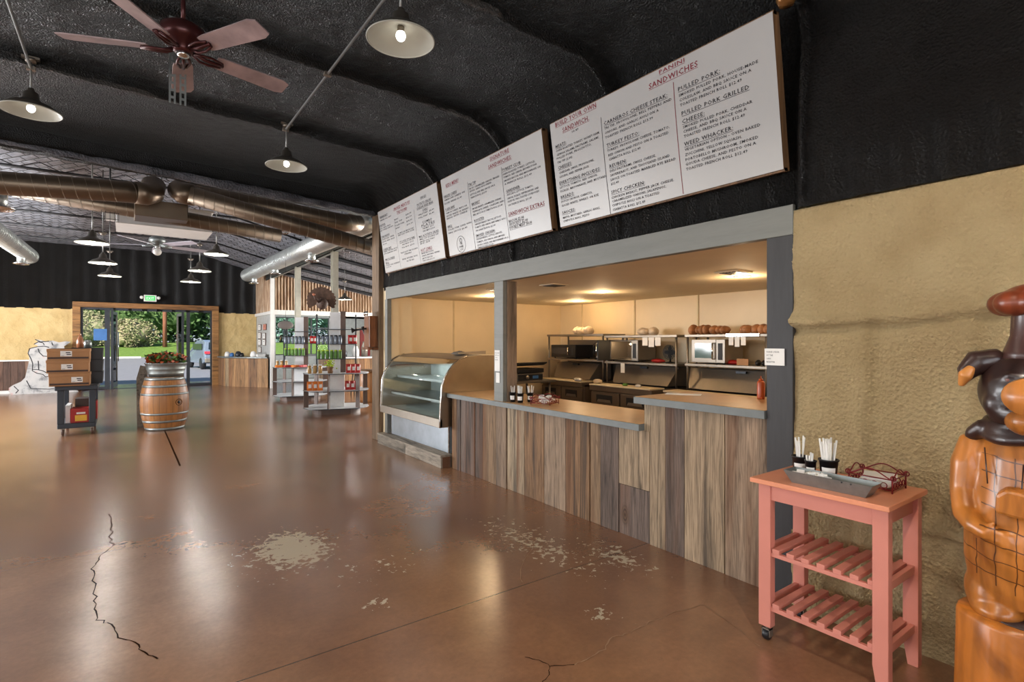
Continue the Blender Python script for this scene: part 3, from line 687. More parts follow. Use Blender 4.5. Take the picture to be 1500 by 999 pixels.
def car(loc, rz):
    t = thing('parked_car', 'dark blue grey car seen from behind through the right pane of the entrance', 'car', loc, rz)
    prof = [(-2.3, .45), (-2.33, .75), (-2.25, 1.1), (-2.05, 1.16), (-1.75, 1.62), (-1.2, 1.72), (.3, 1.70), (.75, 1.5), (1.2, 1.12), (2.1, .98), (2.35, .75), (2.35, .42), (1.8, .35), (-1.9, .35)]
    mb = MB(); n = len(prof)
    rows = []
    for x in (-.92, -.88, -.72, .72, .88, .92):
        e = 1 if abs(x) < .9 else .93
        rows.append([(x*(1-.16*max(0, z-1.1)/.6), y*e, .35+(z-.35)*(e if abs(x) > .9 else 1)) for y, z in prof])
    vs = [p for r_ in rows for p in r_]; fs = [(i*n+j, i*n+(j+1) % n, (i+1)*n+(j+1) % n, (i+1)*n+j) for i in range(5) for j in range(n)]; fs += [tuple(range(n)), tuple(reversed(range(5*n, 6*n)))]
    mb.add(vs, fs, False); mb.build('body', 'car_paint', t, world=False, bevel=.04)
    mb = MB(); mb.prism([(-.62, 1.18), (.62, 1.18), (.54, 1.56), (-.54, 1.56)], 0, .02, 'xz'); o = mb.build('rear_window', 'car_glass', t, world=False); o.rotation_euler = (-.55, 0, 0); o.location = (0, -2.72+.0, .05-.0)
    o.rotation_euler = (0, 0, 0)
    mb = MB(); mb.add([(-.66, -2.07, 1.18), (.66, -2.07, 1.18), (.58, -1.80, 1.58), (-.58, -1.80, 1.58)], [(0, 1, 2, 3)]); mb.add([(-.66, -2.03, 1.18), (.66, -2.03, 1.18), (.58, -1.76, 1.58), (-.58, -1.76, 1.58)], [(0, 1, 2, 3)])
    bpy.data.objects.remove(o); mb.build('rear_window', 'car_glass', t, world=False)
    for s in (-1, 1):
        mb = MB(); mb.box(min(s*.5, s*.9), max(s*.5, s*.9), -2.36, -2.2, .92, 1.06); mb.build('tail_light', 'taillight', t, world=False)
        mb = MB(); mb.box(s*.86-.02, s*.86+.02, -1.5, .7, 1.15, 1.5); mb.build('side_window', 'car_glass', t, world=False)
        for wy in (-1.45, 1.45):
            mb = MB(); mb.lathe([(.1, -.12), (.3, -.12), (.36, -.07), (.36, .07), (.3, .12), (.1, .12)], 20, (s*.82, wy, .36), Matrix.Rotation(PI/2, 4, 'Y')); mb.build('wheel', 'black', t, world=False)
    mb = MB(); mb.box(-.9, .9, -2.42, -2.25, .42, .66); mb.build('bumper', 'steel_dull', t, world=False, bevel=.03)
    mb = MB(); mb.box(-.26, .26, -2.39, -2.34, .78, .93); mb.build('number_plate', 'white', t, world=False)
car((4.3, 37.5, -.06), .12)

# ------------------------------------------------------------------ service counter
BAYS = [5.879, 5.668, 5.344, 5.01, 4.697, 4.386, 4.064, 3.742, 3.421, 3.081, 2.758, 2.432, 2.101, 1.79]
ct = thing('service_counter', 'long service counter clad in upright weathered barn boards', 'counter', (3.4, 3.8, 0))
mb = MB(); mb.box(3.375, 3.5, 2.80, 5.88, .02, .885); mb.box(3.375, 3.5, 1.79, 2.80, .02, 1.10); mb.build('core', 'matte_black', ct)
mb = MB(); q = random.Random(4)
for a, b in zip(BAYS, BAYS[1:]):
    top = 1.105 if b < 2.8 and a < 3.0 else .89
    x = 3.335+q.uniform(-.010, .010)
    if abs(a-3.081) < .01:
        mb.box(x, 3.385, b+.002, a-.002, 0, .41); mb.box(x-.003, 3.38, b+.002, a-.002, .413, .89)
        continue
    if abs(a-2.758) < .01: mb.box(x+.004, 3.385, 2.62, 2.81, .885, 1.105)
    cuts = [b+.004, a-.004]
    if q.random() < .55: cuts = [b+.002, b+(a-b)*q.uniform(.35, .65), a-.004]
    for c0, c1 in zip(cuts, cuts[1:]): mb.box(x+q.uniform(-.002, .002), 3.385, c0, c1-.0015, 0, top)
mb.build('board_cladding', 'barnwood', ct, bevel=.003)
def top_slab(name, y0, y1, z, label):
    mb = MB(); mb.box(3.285, 3.98, y0, y1, z-.003, z); mb.k = 1; mb.box(3.27, 3.98, y0-.001, y1+.001, z-.055, z-.003)
    return tag(mb.build(name, ['counter_top', 'counter_edge'], bevel=.003), label, 'countertop')
top_slab('countertop', 2.81, 5.9, .945, 'low tan countertop with grey edge in the middle of the serving opening')
top_slab('countertop', 1.79, 2.86, 1.16, 'raised tan countertop with grey edge at the right end of the opening')

# display case
CY0, CY1 = 5.95, 7.80
PROF = [(3.18, .51), (3.185, .62), (3.195, .80), (3.21, 1.03), (3.254, 1.145), (3.31, 1.23), (3.385, 1.314), (3.47, 1.365), (3.58, 1.396), (3.75, 1.41), (4.08, 1.41)]
dc = thing('display_case', 'stainless deli display case with curved glass front on a board plinth', 'display case', (3.6, 6.9, 0))
def side_panel(y0, y1): mb = MB(); mb.prism(PROF+[(4.08, .51)], y0, y1, 'xz'); return mb.build('end_panel', 'case_steel', dc)
side_panel(CY0-.03, CY0); side_panel(CY1, CY1+.03)
def strip(i0, i1, off, y0, y1):
    mb = MB(); P = np.array([[(x+off, y0, z-off*.5), (x+off, y1, z-off*.5)] for x, z in PROF[i0:i1]]); mb.grid(P); P2 = P+np.array([.006, 0, -.004]); mb.grid(P2); return mb
strip(1, 8, .003, CY0, CY1).build('curved_glass', 'case_glass', dc, flip=False)
strip(7, 11, 0, CY0, CY1).build('top_panel', 'steel', dc, flip=False)
mb = MB(); mb.box(3.17, 3.22, CY0-.03, CY1+.03, .51, .62); mb.build('bottom_rail', 'steel', dc, bevel=.006)
mb = MB(); mb.tube([(x-.004, CY0-.035, z+.002) for x, z in PROF[:9]], .008, 8); mb.build('edge_trim', 'chrome', dc); mb = MB(); mb.tube([(x-.004, CY1+.035, z+.002) for x, z in PROF[:9]], .008, 8); mb.build('edge_trim', 'chrome', dc)
mb = MB(); mb.box(3.2, 4.05, CY0, CY1, .52, .60); mb.box(4.03, 4.07, CY0, CY1, .55, 1.38); mb.build('interior', vary('case_interior', '#c2cac6', .5), dc)
for (z, x0) in ((.80, 3.35), (1.05, 3.45)):
    mb = MB(); mb.box(x0, 4.0, CY0+.01, CY1-.01, z, z+.01); mb.box(x0-.012, x0, CY0+.01, CY1-.01, z-.012, z+.02); mb.build('glass_shelf', vary('shelf_steel', '#aeb6b6', .3, .6), dc)
mb = MB(); mb.box(3.6, 3.68, CY0+.2, CY1-.2, 1.33, 1.37); mb.build('case_lamp', emis('case_lamp_tube', (.9, 1, 1), 6), dc)
mb = MB(); mb.box(3.335, 3.40, CY0, CY1-.03, .17, .51); mb.k = 1; mb.box(3.325, 3.34, CY0, CY0+.02, .17, .51); mb.box(3.325, 3.34, CY1-.05, CY1-.03, .17, .51); mb.build('kick_panel', [vary('pale_blue_steel', '#a9b2ba', .35, .6), 'chrome'], dc)
pl = thing('board_plinth', 'low step of weathered boards under the display case', 'plinth', (3.3, 6.9, 0))
mb = MB(); mb.box(3.2, 3.225, 5.93, 6.98, 0, .135); mb.box(3.2, 3.225, 6.985, 8.0, 0, .135); mb.build('front_board', 'plinthwood', pl, bevel=.004)
mb = MB(); mb.box(3.19, 3.36, 5.92, 8.0, .137, .163); mb.build('top_board', 'plinthwood', pl, bevel=.004)
mb = MB(); mb.box(3.226, 3.36, 5.93, 5.955, 0, .135); mb.build('end_board', 'barnwood', pl, bevel=.003)
M['oily'] = vary('tan_paper_bag', '#b79a74', .6)
mb = MB(); mb.ell((3.72, 6.35, 1.43), (.10, .16, .025), 14, 8, None, .15, 4); mb.ell((3.8, 6.5, 1.43), (.06, .06, .03), 10, 6, None, .2, 5); tag(mb.build('folded_cloth', vary('grey_cloth', '#6f665c', .8)), 'crumpled grey cloth lying on top of the display case', 'cloth')
mb = MB(); mb.add([(3.62, 6.22, 1.425), (3.95, 6.05, 1.425), (3.98, 6.16, 1.45), (3.65, 6.33, 1.435), (3.62, 6.22, 1.44), (3.95, 6.05, 1.47), (3.98, 6.16, 1.47), (3.65, 6.33, 1.44)], [(0, 1, 2, 3), (4, 5, 6, 7), (0, 1, 5, 4), (2, 3, 7, 6), (1, 2, 6, 5)]); tag(mb.build('flat_paper_bag', 'oily'), 'flat tan paper bags on the display case beside the middle post', 'bag')

# notices
def notice(name, c, w_, h, axis, label, parent=None, lines=5):
    """axis x: sheet faces -x; axis y: sheet faces -y"""
    t = thing(name, label, 'notice', c)
    if axis == 'x': f = lambda u, v: (c[0]-.003, c[1]+w_/2-u, c[2]-h/2+v); bx = (c[0]-.002, c[0], c[1]-w_/2, c[1]+w_/2)
    else: f = lambda u, v: (c[0]-w_/2+u, c[1]-.003, c[2]-h/2+v); bx = (c[0]-w_/2, c[0]+w_/2, c[1]-.002, c[1])
    mb = MB(); mb.box(*bx, c[2]-h/2, c[2]+h/2); mb.build('sheet', 'paper', t)
    return t, f
def scrawl(t, f, w_, h, words, top=.8, ht=.012, gap=.022):
    L = []
    for i, s in enumerate(words): L.append((s, w_*.1, h*top-i*gap, min(w_*.8, len(s)*ht*.75), ht))
    text_mesh(L, f, 'lettering', 'ink', t)
t, f = notice('notice_sheet', (3.286, 4.80, 1.385), .10, .23, 'x', 'tall white paper notice taped on the middle post above the counter'); scrawl(t, f, .10, .23, ['PLEASE ORDER', 'HERE AND PAY', 'AT THE', 'REGISTER'], .85, .009, .025)
t, f = notice('notice_sheet', (3.286, 4.79, 1.20), .07, .11, 'x', 'small white card taped below the tall notice on the middle post')
t, f = notice('notice_sheet', (3.283, 1.73, 1.50), .125, .105, 'x', 'white handwritten card taped on the dark right post of the opening'); scrawl(t, f, .125, .105, ['PLEASE ORDER', 'AT THE', 'CASH', 'REGISTER'], .76, .009, .021)

# ------------------------------------------------------------------ menu boards
BX, BZ, TX, TZ = 3.25, 2.65, 3.12, 3.57
UL = math.hypot(TX-BX, TZ-BZ); UX, UZ = (TX-BX)/UL, (TZ-BZ)/UL
NXx, NZz = -UZ, UX
def board(y0, y1, lines, label, bow=.012, h=.925):
    t = thing('menu_board', label, 'menu board', (3.2, (y0+y1)/2, 2.65), 0, 'menu boards above the serving opening')
    W = y0-y1
    def to3(u, v, off=.002):
        k = off+bow*math.sin(PI*min(max(u/W, 0), 1))*math.sin(PI*min(max(v/h, 0), 1))
        return (BX+UX*v+NXx*k, y0-u, BZ+UZ*v+NZz*k)
    mb = MB(); P = np.array([[to3(W*i/24, h*j/12, 0) for j in range(13)] for i in range(25)]); mb.grid(P)
    mb.build('banner_sheet', 'banner', t, flip=False)
    mb = MB(); c = lambda u, v, k: Vector(to3(u, v, 0))+Vector((-NXx*k, 0, -NZz*k))
    def slab(u0, u1, v0, v1, k0, k1):
        p = [c(u0, v0, k0), c(u1, v0, k0), c(u1, v1, k0), c(u0, v1, k0), c(u0, v0, k1), c(u1, v0, k1), c(u1, v1, k1), c(u0, v1, k1)]
        mb.add(p, [(0, 1, 2, 3), (4, 5, 6, 7), (0, 1, 5, 4), (1, 2, 6, 5), (2, 3, 7, 6), (3, 0, 4, 7)])
    slab(.0, W, 0, h, .003, .012); slab(W-.035, W+.0, -.01, h+.01, .0125, .075); slab(0, .035, -.01, h+.01, .0125, .055); slab(0, W, -.012, .01, .013, .05); slab(0, W, h-.01, h+.012, .013, .05)
    mb.build('plywood_backing', 'signwood', t)
    blk = []; red = []; ub = MB(); ur = MB()
    def bar(m_, u0, v0, u1, v1, th):
        n = max(1, int(abs(u1-u0)/.15)); 
        if abs(u1-u0) < 1e-6:
            for i in range(12):
                a = v0+(v1-v0)*i/12; b = v0+(v1-v0)*(i+1)/12; m_.add([to3(u0-th, a), to3(u0+th, a), to3(u0+th, b), to3(u0-th, b)], [(0, 1, 2, 3)])
            return
        for i in range(n):
            a = u0+(u1-u0)*i/n; b = u0+(u1-u0)*(i+1)/n; m_.add([to3(a, v0), to3(b, v0), to3(b, v0+th), to3(a, v0+th)], [(0, 1, 2, 3)])
    for (s, u, v, wd, st) in lines:
        if s == '|':
            v0, v1 = sorted((v, wd)); bar(ur if 'r' in st else ub, u, v0, u, v1, .0022); continue
        big = 'u' in st; ht = .040 if 'r' in st and wd > .28 else (.028 if big else .0192)
        if wd/len(s) < .012: ht *= .8
        (red if 'r' in st else blk).append((s, u, v, wd, ht))
        if big: bar(ur if 'r' in st else ub, u, v-.0085, u+wd, 0, .003)
    text_mesh(blk, to3, 'lettering', 'ink', t)
    if red: text_mesh(red, to3, 'heading_lettering', 'red_ink', t)
    if ub.v: ub.build('underlines', 'ink', t, flip=False)
    if ur.v: ur.build('heading_underlines', 'red_ink', t, flip=False)
    return t, to3
PANINI_LINES=[
('BUILD YOUR OWN',.074,.878,.511, 'ru'),
('SANDWICH.',.159,.805,.336, 'ru'),
('10.49',.278,.766,.082, ''),
('MEATS:',.048,.698,.144, 'u'),
('OVEN ROASTED TURKEY, HONEY HAM,',.048,.663,.553, ''),
('GENOA SALAMI, PASTRAMI, SALAMI,',.052,.628,.538, ''),
('PULLED PORK, PROSCIUTTO,',.047,.597,.451, ''),
('TRI TIP (2.00)',.051,.561,.201, ''),
('CHEESES:',.052,.508,.186, 'u'),
('CHEDDAR, SWISS, PROVOLONE,',.06,.466,.45, ''),
('GOUDA, AND PEPPER JACK',.058,.43,.386, ''),
('EVERYTHING INCLUDES:',.05,.373,.52, 'u'),
('LETTUCE, TOMATO, RED ONION,',.049,.337,.482, ''),
('PICKLES, MAYONNAISE, AND MUSTARD',.051,.303,.574, ''),
('BREADS:',.048,.248,.179, 'u'),
('DUTCH CRUNCH, CIABATTA,',.048,.211,.403, ''),
('SLICED WHITE, WHEAT, OR RYE',.05,.175,.469, ''),
('SAUCES:',.044,.108,.174, 'u'),
('MAYO, MUSTARD, GARLIC AIOLI,',.048,.067,.47, ''),
('CHIPOTLE AIOLI, PESTO',.048,.035,.339, ''),
('CARNEROS CHEESE STEAK:',.655,.708,.626, 'u'),
('TRI TIP, PROVOLONE, BELL PEPPERS AND',.656,.672,.658, ''),
('ONIONS, AND GARLIC AIOLI ON A',.659,.635,.539, ''),
('TOASTED FRENCH ROLL $13.99',.659,.599,.483, ''),
('TURKEY PESTO:',.665,.529,.34, 'u'),
('TURKEY, PROVOLONE CHEESE, TOMATO,',.667,.491,.612, ''),
('RED ONION AND PESTO ON A TOASTED',.674,.454,.593, ''),
('CIABATTA ROLL $12.49',.675,.42,.33, ''),
('REUBEN:',.675,.361,.182, 'u'),
('DELI PASTRAMI, SWISS CHEESE,',.675,.327,.464, ''),
('SAUERKRAUT, AND THOUSAND ISLAND',.673,.293,.585, ''),
('SAUCE ON TOASTED MARBLED RYE BREAD',.67,.258,.636, ''),
('$12.49',.669,.225,.086, ''),
('SPICY CHICKEN:',.662,.155,.349, 'u'),
('CHICKEN BREAST, PEPPER JACK CHEESE,',.659,.117,.614, ''),
('CARAMELIZED ONIONS, JALAPENOS,',.661,.087,.539, ''),
('CHIPOTLE AIOLI ON A TOASTED',.657,.054,.478, ''),
('CIABATTA ROLL $12.49',.657,.019,.337, ''),
('SANDWICHES', 1.125,.818,.414, 'ru'),
('PANINI', 1.224,.888,.215, 'ru'),
('PULLED PORK:', 1.373,.711,.324, 'u'),
('SMOKED PULLED PORK, HOUSE-MADE', 1.375,.672,.576, ''),
('COLESLAW, AND BBQ SAUCE ON A', 1.378,.638,.527, ''),
('TOASTED FRENCH ROLL $12.49', 1.38,.604,.459, ''),
('PULLED PORK GRILLED', 1.387,.54,.497, 'u'),
('CHEESE:', 1.385,.485,.179, 'u'),
('SMOKED PULLED PORK, CHEDDAR', 1.389,.45,.508, ''),
('CHEESE, AND BBQ SAUCE ON A', 1.389,.419,.468, ''),
('TOASTED FRENCH ROLL $12.49', 1.39,.386,.453, ''),
('WEED WHACKER:', 1.386,.329,.371, 'u'),
('VEGETARIAN OPTION - OVEN BAKED', 1.387,.295,.549, ''),
('ZUCCHINI, YELLOW SQUASH,', 1.386,.26,.425, ''),
('PORTOBELLO MUSHROOM, SMOKED', 1.386,.226,.531, ''),
('GOUDA CHEESE, AND PESTO ON A', 1.383,.194,.517, ''),
('TOASTED FRENCH ROLL $12.49', 1.382,.161,.459, ''),
('|',.628,.782,.002, 'k'),
('|', 1.338,.789,.008, 'r')]
SIGNATURE_LINES=[
('SIGNATURE', 1.085,.866,.347, 'ru'),
('SANDWICHES:', 1.044,.791,.42, 'ru'),
('KIDS MENU',.115,.813,.298, 'ru'),
('GRILLED CHEESE',.032,.701,.317, 'u'),
('AMERICAN CHEESE ON',.033,.663,.493, ''),
('SLICED BREAD $6.49',.029,.622,.423, ''),
('PLAIN JANE',.036,.547,.227, 'u'),
('HAM OR TURKEY, MAYO ON',.043,.505,.498, ''),
('SLICED WHITE OR WHEAT',.042,.47,.53, ''),
('BREAD WITH CHEESE',.044,.44,.492, ''),
('BBQ:',.042,.339,.112, 'u'),
('PULLED PORK SLIDER WITH',.044,.302,.549, ''),
('BBQ SAUCE $6.49',.045,.265,.45, ''),
('TRI TIP',.618,.709,.16, 'u'),
('TRI TIP, CARAMELIZED ONIONS, SMOKED',.625,.666,.604, ''),
('GOUDA, GARLIC AIOLI SPREAD',.631,.637,.445, ''),
('LETTUCE AND BBQ SAUCE ON A',.637,.597,.502, ''),
('FRENCH ROLL $13.99',.645,.564,.328, ''),
('BRISKET',.65,.487,.17, 'u'),
('SMOKED BRISKET, CARAMELIZED ONIONS,',.646,.439,.58, ''),
('PEPPER JACK CHEESE, COLESLAW, AND',.654,.405,.607, ''),
('BBQ SAUCE ON A CIABATTA ROLL $13.49',.654,.371,.577, ''),
('ROOSTER',.658,.301,.205, 'u'),
('CHICKEN BREAST, BACON, LETTUCE,',.659,.261,.527, ''),
('TOMATO, RED ONION, AND GARLIC AIOLI',.657,.227,.597, ''),
('ON CIABATTA ROLL $12.49',.658,.191,.398, ''),
('SMOKED CHICKEN:',.65,.133,.387, 'u'),
('CHICKEN BREAST, LETTUCE, SPROUTS,',.648,.098,.515, ''),
('TOMATO, RED ONION, AND SMOKED',.649,.063,.552, ''),
('GOUDA CHEESE, AND MAYONNAISE ON A',.651,.029,.605, ''),
('CIABATTA ROLL $12.49',.65,.001,.319, ''),
('TURKEY CLUB:', 1.286,.703,.322, 'u'),
('OVEN ROASTED TURKEY, LETTUCE,', 1.293,.662,.523, ''),
('TOMATO, RED ONION, BROWN SUGAR', 1.296,.63,.542, ''),
('SMOKED BACON, AND MAYONNAISE ON', 1.303,.594,.583, ''),
('A FRENCH ROLL $12.49', 1.308,.56,.443, ''),
('GARDENER', 1.321,.481,.227, 'u'),
('AVOCADO, LETTUCE, TOMATO,', 1.327,.447,.426, ''),
('ONION, PICKLES, PEPPERONCINI, AND', 1.327,.41,.503, ''),
('OLIVE OIL ON A TOASTED SOURDOUGH', 1.326,.378,.5, ''),
('OR FRENCH ROLL $11.49', 1.326,.341,.387, ''),
('SANDWICH EXTRAS', 1.311,.242,.578, 'ru'),
('BACON $2.00', 1.303,.178,.253, 'u'),
('AVOCADO $2.00', 1.304,.143,.307, 'u'),
('DOUBLE MEAT $4.00', 1.302,.108,.369, 'u'),
('|',.607,.761, -0.017, 'k'),
('|', 1.277,.754,.002, 'k')]
MEATS_LINES=[
('SMOKED MEATS BY',.582,.836,.543, 'ru'),
('THE POUND',.678,.771,.342, 'ru'),
('BREAKFAST',.065,.821,.288, 'u'),
('SERVED ALL DAY',.052,.777,.425, ''),
('CHILI BOWL',.007,.701,.229, 'u'),
('WITH CHEESE, ONION',.004,.66,.408, ''),
('AND TORTILLA CHIPS $6.99',.008,.628,.499, ''),
('PORK NACHOS',.028,.53,.311, 'u'),
('PULLED PORK, CHEESE,',.021,.491,.488, ''),
('BEANS AND SALSA',.044,.456,.465, ''),
('$9.99',.049,.418,.152, ''),
('LOADED FRIES',.031,.336,.317, 'u'),
('CHEESE, PORK, BBQ SAUCE',.028,.306,.526, ''),
('SOUR CREAM AND CHIVES',.035,.275,.494, ''),
('MAC & CHEESE',.063,.181,.35, 'u'),
('BBQ:',.061,.128,.129, 'u'),
('PULLED PORK OR BRISKET',.06,.094,.506, ''),
('$10.99',.068,.066,.179, ''),
('BRISKET',.579,.697,.13, ''),
('$28.99',.962,.697,.175, ''),
('TRI TIP',.582,.653,.254, ''),
('$26.99',.958,.654,.179, ''),
('PULLED PORK',.574,.61,.322, ''),
('$18.99',.963,.605,.174, ''),
('RIBS',.592,.571,.138, ''),
('$19.99',.963,.559,.19, ''),
('ALL MEATS ARE SMOKED DAILY',.631,.489,.534, ''),
('AND SOLD UNTIL GONE',.636,.462,.527, ''),
('ST LOUIS STYLE RIBS',.662,.359,.496, 'u'),
('HALF RACK  $17.99',.737,.318,.365, ''),
('FULL RACK  $29.99',.716,.277,.393, ''),
('PLEASE ALLOW TIME FOR LARGE',.647,.21,.541, ''),
('ORDERS',.759,.179,.233, ''),
('SERVED WITH BBQ SAUCE',.659,.115,.496, ''),
('ON THE SIDE',.793,.076,.24, ''),
('SIDES', 1.437,.822,.165, 'u'),
('POTATO SALAD', 1.326,.752,.398, 'u'),
('COLESLAW, BAKED BEANS', 1.307,.707,.455, 'u'),
('CHILI', 1.46,.658,.142, 'u'),
('HALF PINT  $4.49', 1.336,.621,.43, ''),
('FULL PINT  $6.49', 1.33,.582,.43, ''),
('COMBO', 1.42,.507,.264, 'u'),
('PLATES', 1.388,.464,.357, 'u'),
('ONE MEAT  $15.99', 1.405,.428,.31, ''),
('TWO MEATS $18.99', 1.408,.395,.323, ''),
('MAC & POTATO SALAD', 1.278,.338,.54, 'u'),
('SMALL CUP OR LARGE CUP', 1.282,.304,.52, ''),
('SERVED COLD DAILY', 1.282,.272,.416, ''),
('$4.49 - $6.49', 1.288,.248,.28, ''),
('HOT LINKS', 1.277,.151,.313, 'ru'),
('SMOKED LINK ON A ROLL', 1.276,.118,.345, ''),
('ONION, MUSTARD, PEPPERS', 1.281,.085,.495, ''),
('$8.99 EACH', 1.279,.051,.287, ''),
('TWO FOR $15.99', 1.281,.019,.338, ''),
('|',.575,.72,.019, 'k'),
('|', 1.223,.724,.002, 'k')]

board(3.715, 1.657, PANINI_LINES, 'nearest and largest menu board, headed PANINI SANDWICHES')
t2_, to3 = board(5.79, 3.84, SIGNATURE_LINES, 'middle menu board, headed SIGNATURE SANDWICHES, with an oval badge')
board(7.80, 5.90, MEATS_LINES, 'furthest menu board, left of the other two above the display case')
mb = MB(); N = 36; cu, cv, ra, rb = .308, .1025, .10, .098
ring = [[to3(cu+math.cos(2*PI*i/N)*ra*k, cv+math.sin(2*PI*i/N)*rb*k, .0035) for k in (.95, 1.0)] for i in range(N+1)]; mb.grid(np.array(ring), False)
for i in range(12):
    a = 2*PI*i/12; mb.add([to3(cu+.0+math.cos(a)*.012, cv+.045+math.sin(a)*.012, .0036) for _ in (0,)]+[to3(cu+math.cos(a-.2)*.03, cv+.045+math.sin(a-.2)*.03, .0036), to3(cu+math.cos(a+.2)*.03, cv+.045+math.sin(a+.2)*.03, .0036)], [(0, 1, 2)])
mb.build('oval_badge', 'ink', t2_, flip=False)
text_mesh([('THE', cu-.03, cv-.005, .06, .022), ('PORK', cu-.045, cv-.04, .09, .026), ('STOP', cu-.03, cv-.07, .06, .02)], lambda u, v: to3(u, v, .0036), 'badge_lettering', 'ink', t2_)

# ------------------------------------------------------------------ salmon kitchen cart
kc = thing('kitchen_cart', 'salmon pink wooden kitchen cart with two slatted shelves against the stucco wall', 'cart', (2.98, 1.245, 0))
mb = MB(); mb.box(2.73, 3.215, .925, 1.575, .84, .865); mb.build('tabletop', 'pink_top', kc, bevel=.003)
LEG = [(2.765, 1.50, True), (2.765, .955, False), (3.135, 1.50, True), (3.135, .955, False)]
for (lx, ly, short) in LEG:
    mb = MB(); z0 = .075 if short else 0
    a = .022
    if short: mb.box(lx, lx+.05, ly-.02, ly+.045, z0, .84)
    else:
        v = [(lx, ly-.015, 0+.0), (lx+.05, ly-.015, 0), (lx+.05, ly+.03, 0), (lx, ly+.03, 0), (lx, ly-.015, .10), (lx+.05, ly-.015, .10), (lx+.05, ly+.05, .12), (lx, ly+.05, .12), (lx, ly-.015, .84), (lx+.05, ly-.015, .84), (lx+.05, ly+.05, .84), (lx, ly+.05, .84)]
        mb.add(v, [(0, 3, 2, 1), (0, 1, 5, 4), (1, 2, 6, 5), (2, 3, 7, 6), (3, 0, 4, 7), (4, 5, 9, 8), (5, 6, 10, 9), (6, 7, 11, 10), (7, 4, 8, 11), (8, 9, 10, 11)])
    lg = mb.build('leg', 'pink', kc, bevel=.003)
    if short:
        mb = MB(); mb.cyl((lx+.025, ly+.01, .078), (lx+.025, ly+.01, .055), .008); mb.box(lx+.008, lx+.042, ly-.012, ly-.008, .02, .062); mb.box(lx+.008, lx+.042, ly+.028, ly+.032, .02, .062); mb.box(lx+.008, lx+.042, ly-.012, ly+.032, .056, .062)
        w_ = mb.build('caster', 'steel_dull', lg)
        mb = MB(); mb.lathe([(.008, -.016), (.026, -.016), (.03, -.01), (.03, .01), (.026, .016), (.008, .016)], 18, (lx+.025, ly+.01, .03), Matrix.Rotation(PI/2, 4, 'X')); mb.lathe([(0, .0165), (.014, .017)], 12, (lx+.025, ly+.01, .03), Matrix.Rotation(PI/2, 4, 'X')); mb.build('caster_wheel', 'black', lg)
mb = MB()
mb.box(2.772, 2.79, 1.0, 1.485, .755, .84); mb.box(3.16, 3.178, 1.0, 1.485, .755, .84); mb.box(2.81, 3.14, .962, .98, .755, .84); mb.box(2.81, 3.14, 1.515, 1.533, .755, .84)
mb.build('apron', 'pink', kc, bevel=.002)
for z in (.455, .165):
    mb = MB(); mb.box(2.775, 2.797, .99, 1.49, z, z+.022); mb.box(3.14, 3.16, .99, 1.49, z, z+.022); mb.box(2.81, 3.15, .955, .978, z, z+.022 if z > 9 else z+.04); mb.box(2.81, 3.15, 1.512, 1.535, z, z+.04); mb.build('shelf_rail', 'pink', kc, bevel=.002)
    for k in range(7):
        y = 1.455-.0745*k; mb = MB(); mb.box(2.772, 3.165, y-.019, y+.019, z+.0225, z+.045); mb.build('shelf_slat', 'pink', kc, bevel=.002)
# tray, cups and basket on the cart
ZT = .866
tr = thing('galvanised_tray', 'long galvanised metal tray at the front of the salmon cart', 'tray', (2.85, 1.2, ZT))
def trough(x0, x1, y0, y1, z0, z1, fx, fy, th=.003):
    mb = MB(); o = [(x0, y0, z0), (x1, y0, z0), (x1, y1, z0), (x0, y1, z0), (x0-fx, y0-fy, z1), (x1+fx, y0-fy, z1), (x1+fx, y1+fy, z1), (x0-fx, y1+fy, z1)]
    i = [(x0+th, y0+th, z0+th), (x1-th, y0+th, z0+th), (x1-th, y1-th, z0+th), (x0+th, y1-th, z0+th), (x0-fx+th, y0-fy+th, z1), (x1+fx-th, y0-fy+th, z1), (x1+fx-th, y1+fy-th, z1), (x0-fx+th, y1+fy-th, z1)]
    mb.add(o+i, [(0, 3, 2, 1), (0, 1, 5, 4), (1, 2, 6, 5), (2, 3, 7, 6), (3, 0, 4, 7), (8, 9, 10, 11), (8, 12, 13, 9), (9, 13, 14, 10), (10, 14, 15, 11), (11, 15, 12, 8), (4, 5, 13, 12), (5, 6, 14, 13), (6, 7, 15, 14), (7, 4, 12, 15)]); return mb
trough(2.80, 2.885, 1.045, 1.385, ZT, ZT+.062, .018, .035).build('tray_body', 'galv', tr)
mb = MB(); mb.cyl((2.787, 1.14, .921), (2.781, 1.14, .921), .004, n=8); mb.cyl((2.787, 1.10, .92), (2.781, 1.10, .92), .004, n=8); mb.build('rivet', 'dark', tr)
q = random.Random(3)
for k in range(9):
    r_ = Matrix.Rotation(q.uniform(0, 3), 3, 'Z') @ Matrix.Rotation(q.uniform(-.5, .5), 3, 'X'); mb = MB(); mb.cb((0, 0, 0), (.035, .05, .012), r_)
    o = mb.build('condiment_packet', 'paper'); o.location = (2.845+q.uniform(-.02, .02), 1.37-.016*k, .90+q.uniform(0, .018)); tag(o, 'small white packet heaped inside the galvanised tray', 'packet', 'white packets in the galvanised tray')
